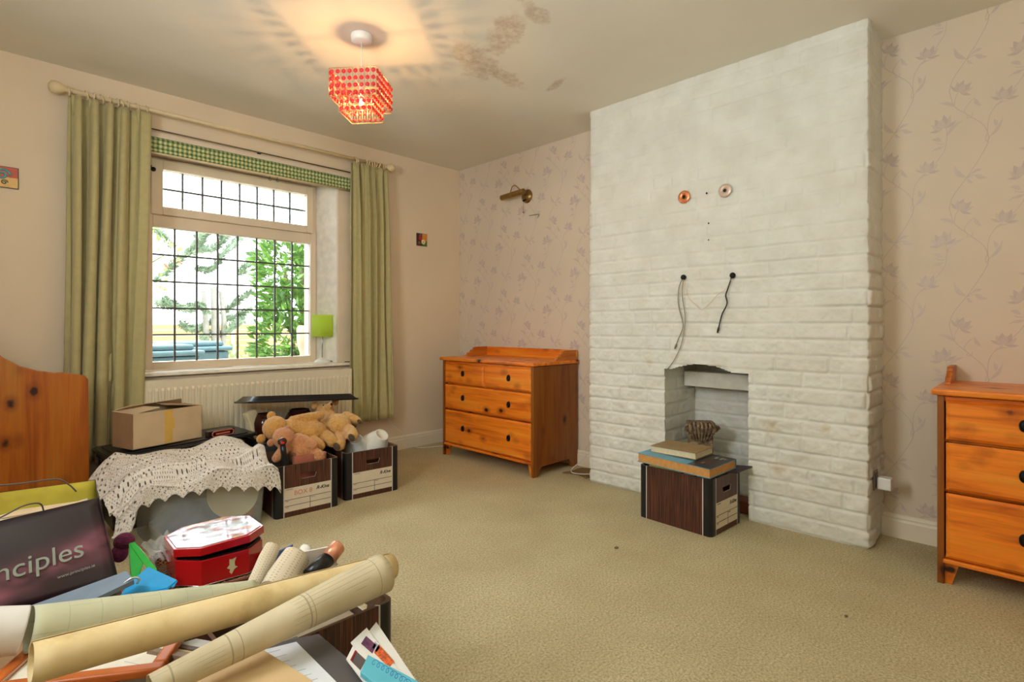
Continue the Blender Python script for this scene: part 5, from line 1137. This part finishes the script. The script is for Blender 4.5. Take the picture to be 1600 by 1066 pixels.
# monkey puzzle tree
mp = thing('monkey_puzzle_tree', 'monkey puzzle tree with bare grey trunks and spiny curved branches seen through the window', 'tree', ony(336, 540, 6.0)*1.0); mp.location.z = GZ; o_ = mp.location
T = lambda px, py, y=6.0: ony(px, py, y)-o_
bark = pm('grey_bark', (150, 146, 134), .9, var=.15, scale=12)
MB().tube([T(336, 545)+Vector((0, 0, -1)), T(337, 500), T(334, 448)], [.075, .065, .055], 10).build('trunk', bark, mp)
MB().tube([T(324, 540)+Vector((0, 0, -1)), T(322, 505), T(317, 455)], [.05, .045, .035], 9).build('trunk', bark, mp)
MB().tube([T(348, 545)+Vector((0, 0, -1)), T(350, 500), T(345, 455)], [.045, .04, .03], 9).build('trunk', bark, mp)
spin = leafmat('monkey_puzzle_green', (112, 132, 104), (146, 164, 132)); rr = random.Random(12)
br = [[(243, 470), (262, 478), (290, 480), (312, 478), (325, 490)], [(300, 395), (320, 391), (340, 384), (355, 368), (372, 355)], [(305, 420), (325, 422), (337, 415), (350, 395), (375, 372)], [(310, 388), (322, 368), (333, 350)], [(300, 386), (310, 370), (322, 356)], [(345, 490), (362, 478), (378, 466), (395, 455)],
      [(283, 505), (298, 514), (315, 512), (330, 502)], [(350, 500), (372, 492), (390, 486)], [(262, 420), (285, 400), (305, 388)], [(240, 440), (262, 425), (285, 404)], [(376, 428), (388, 412), (400, 395)], [(232, 350), (250, 362), (268, 385)], [(353, 520), (365, 508), (380, 500)], [(255, 468), (275, 478), (300, 486)], [(345, 372), (350, 350), (360, 330)], [(316, 530), (330, 520), (350, 522)]]
for pts in br:
    b = MB(); P = smooth_path([T(px, py, 6.0+rr.uniform(-.3, .3)) for px, py in pts], 8); b.tube(P, .030, 7)
    for i in range(len(P)-1):
        d = (P[i+1]-P[i]).normalized(); a = d.orthogonal().normalized()
        for k in range(9):
            q = Matrix.Rotation(rr.uniform(0, 2*PI), 3, d) @ a; c = P[i].lerp(P[i+1], rr.random()); w_ = d.cross(q)*.018
            b.add([c+q*.035-w_, c+q*.035+w_, c+q*.095+d*.05], [(0, 1, 2)])
    b.build('branch', spin, mp)
# fence, bins, pot
fn = thing('garden_fence', 'pale orange wooden panel fence at the back of the garden', 'fence', (-1.0, 9.5, GZ))
fm = pm('fence_timber', (206, 164, 112), .85, var=.12, scale=4)
for k in range(9):
    x0 = -7+1.85*k; b = MB(); m = 12
    for j in range(10): b.box(x0, x0+1.78, -.01, .012, .1+.12*j, .215+.12*j)
    b.add([(x0+1.78*i/m, y, z) for y in (-.01, .01) for z in (1.30, None) for i in range(m+1) for z in [z if z else 1.30+.12*math.sin(PI*i/m)]], [(i, i+1, m+2+i, m+1+i) for i in range(m)]+[(2*m+2+i, 2*m+3+i, 3*m+4+i, 3*m+3+i) for i in range(m)])
    b.build('fence_panel', fm, fn); MB().box(x0-.07, x0, -.05, .05, 0, 1.5).build('post', pm('concrete_post', (190, 186, 176), .9), fn)
def bin_(lab, x, y, rz, w_=.58):
    t = thing('wheelie_bin', lab, 'bin', (x, y, GZ), R(rz), 'wheelie bins outside'); g = pm('bin_grey_green', (70, 100, 110), .5, var=.06)
    b = MB(); a = w_/2; vs = [(-a*.82, -.27, .05), (a*.82, -.27, .05), (a*.82, .25, .05), (-a*.82, .25, .05), (-a, -.34, 1.04), (a, -.34, 1.04), (a, .33, 1.04), (-a, .33, 1.04)]; b.add(vs, [(3, 2, 1, 0), (0, 1, 5, 4), (1, 2, 6, 5), (2, 3, 7, 6), (3, 0, 4, 7), (4, 5, 6, 7)]); b.build('bin_body', g, t, bevel=.02)
    b = MB(); b.box(-a-.02, a+.02, -.37, .35, 1.045, 1.085); b.box(-a+.04, a-.04, -.31, .28, 1.085, 1.13); b.build('bin_lid', g, t, bevel=.015)
    MB().tube([(-a*.7, .40, 1.04), (a*.7, .40, 1.04)], .016, 8).build('bin_handle', g, t)
    for s_ in (-1, 1): MB().lathe([(.001, -.03), (.10, -.03), (.10, .03), (.001, .03)], 20, (s_*a*.8, .30, .10), (1, 0, 0)).build('wheel', M['black'], t)
    return t
bin_('grey green wheelie bin under the window on the left, its lid showing above the sill', -2.13, 1.35, 6, .60); bin_('grey green wheelie bin standing partly behind the first, next to the laurel bush', -1.66, 2.10, 4, .58)
hd = thing('low_hedge', 'pale low hedge in front of the garden fence', 'hedge', (-1.5, 8.2, GZ)); foliage([((x*.9-3, 0, .35), (.7, .4, .45)) for x in range(10)], 1500, .16, 21, .5).build('foliage', leafmat('hedge_leaf', (110, 130, 80), (160, 172, 120)), hd)
tpt = thing('terracotta_urn', 'dull terracotta urn at the lower right outside the window', 'urn', (-1.13, .62, GZ))
MB().lathe([(.001, 0), (.06, 0), (.08, .2), (.09, .5), (.07, .95), (.05, 1.05), (.075, 1.12), (.075, 1.26), (.06, 1.28), (.001, 1.22)], 24).build('urn_body', pm('terracotta', (186, 156, 134), .9), tpt)
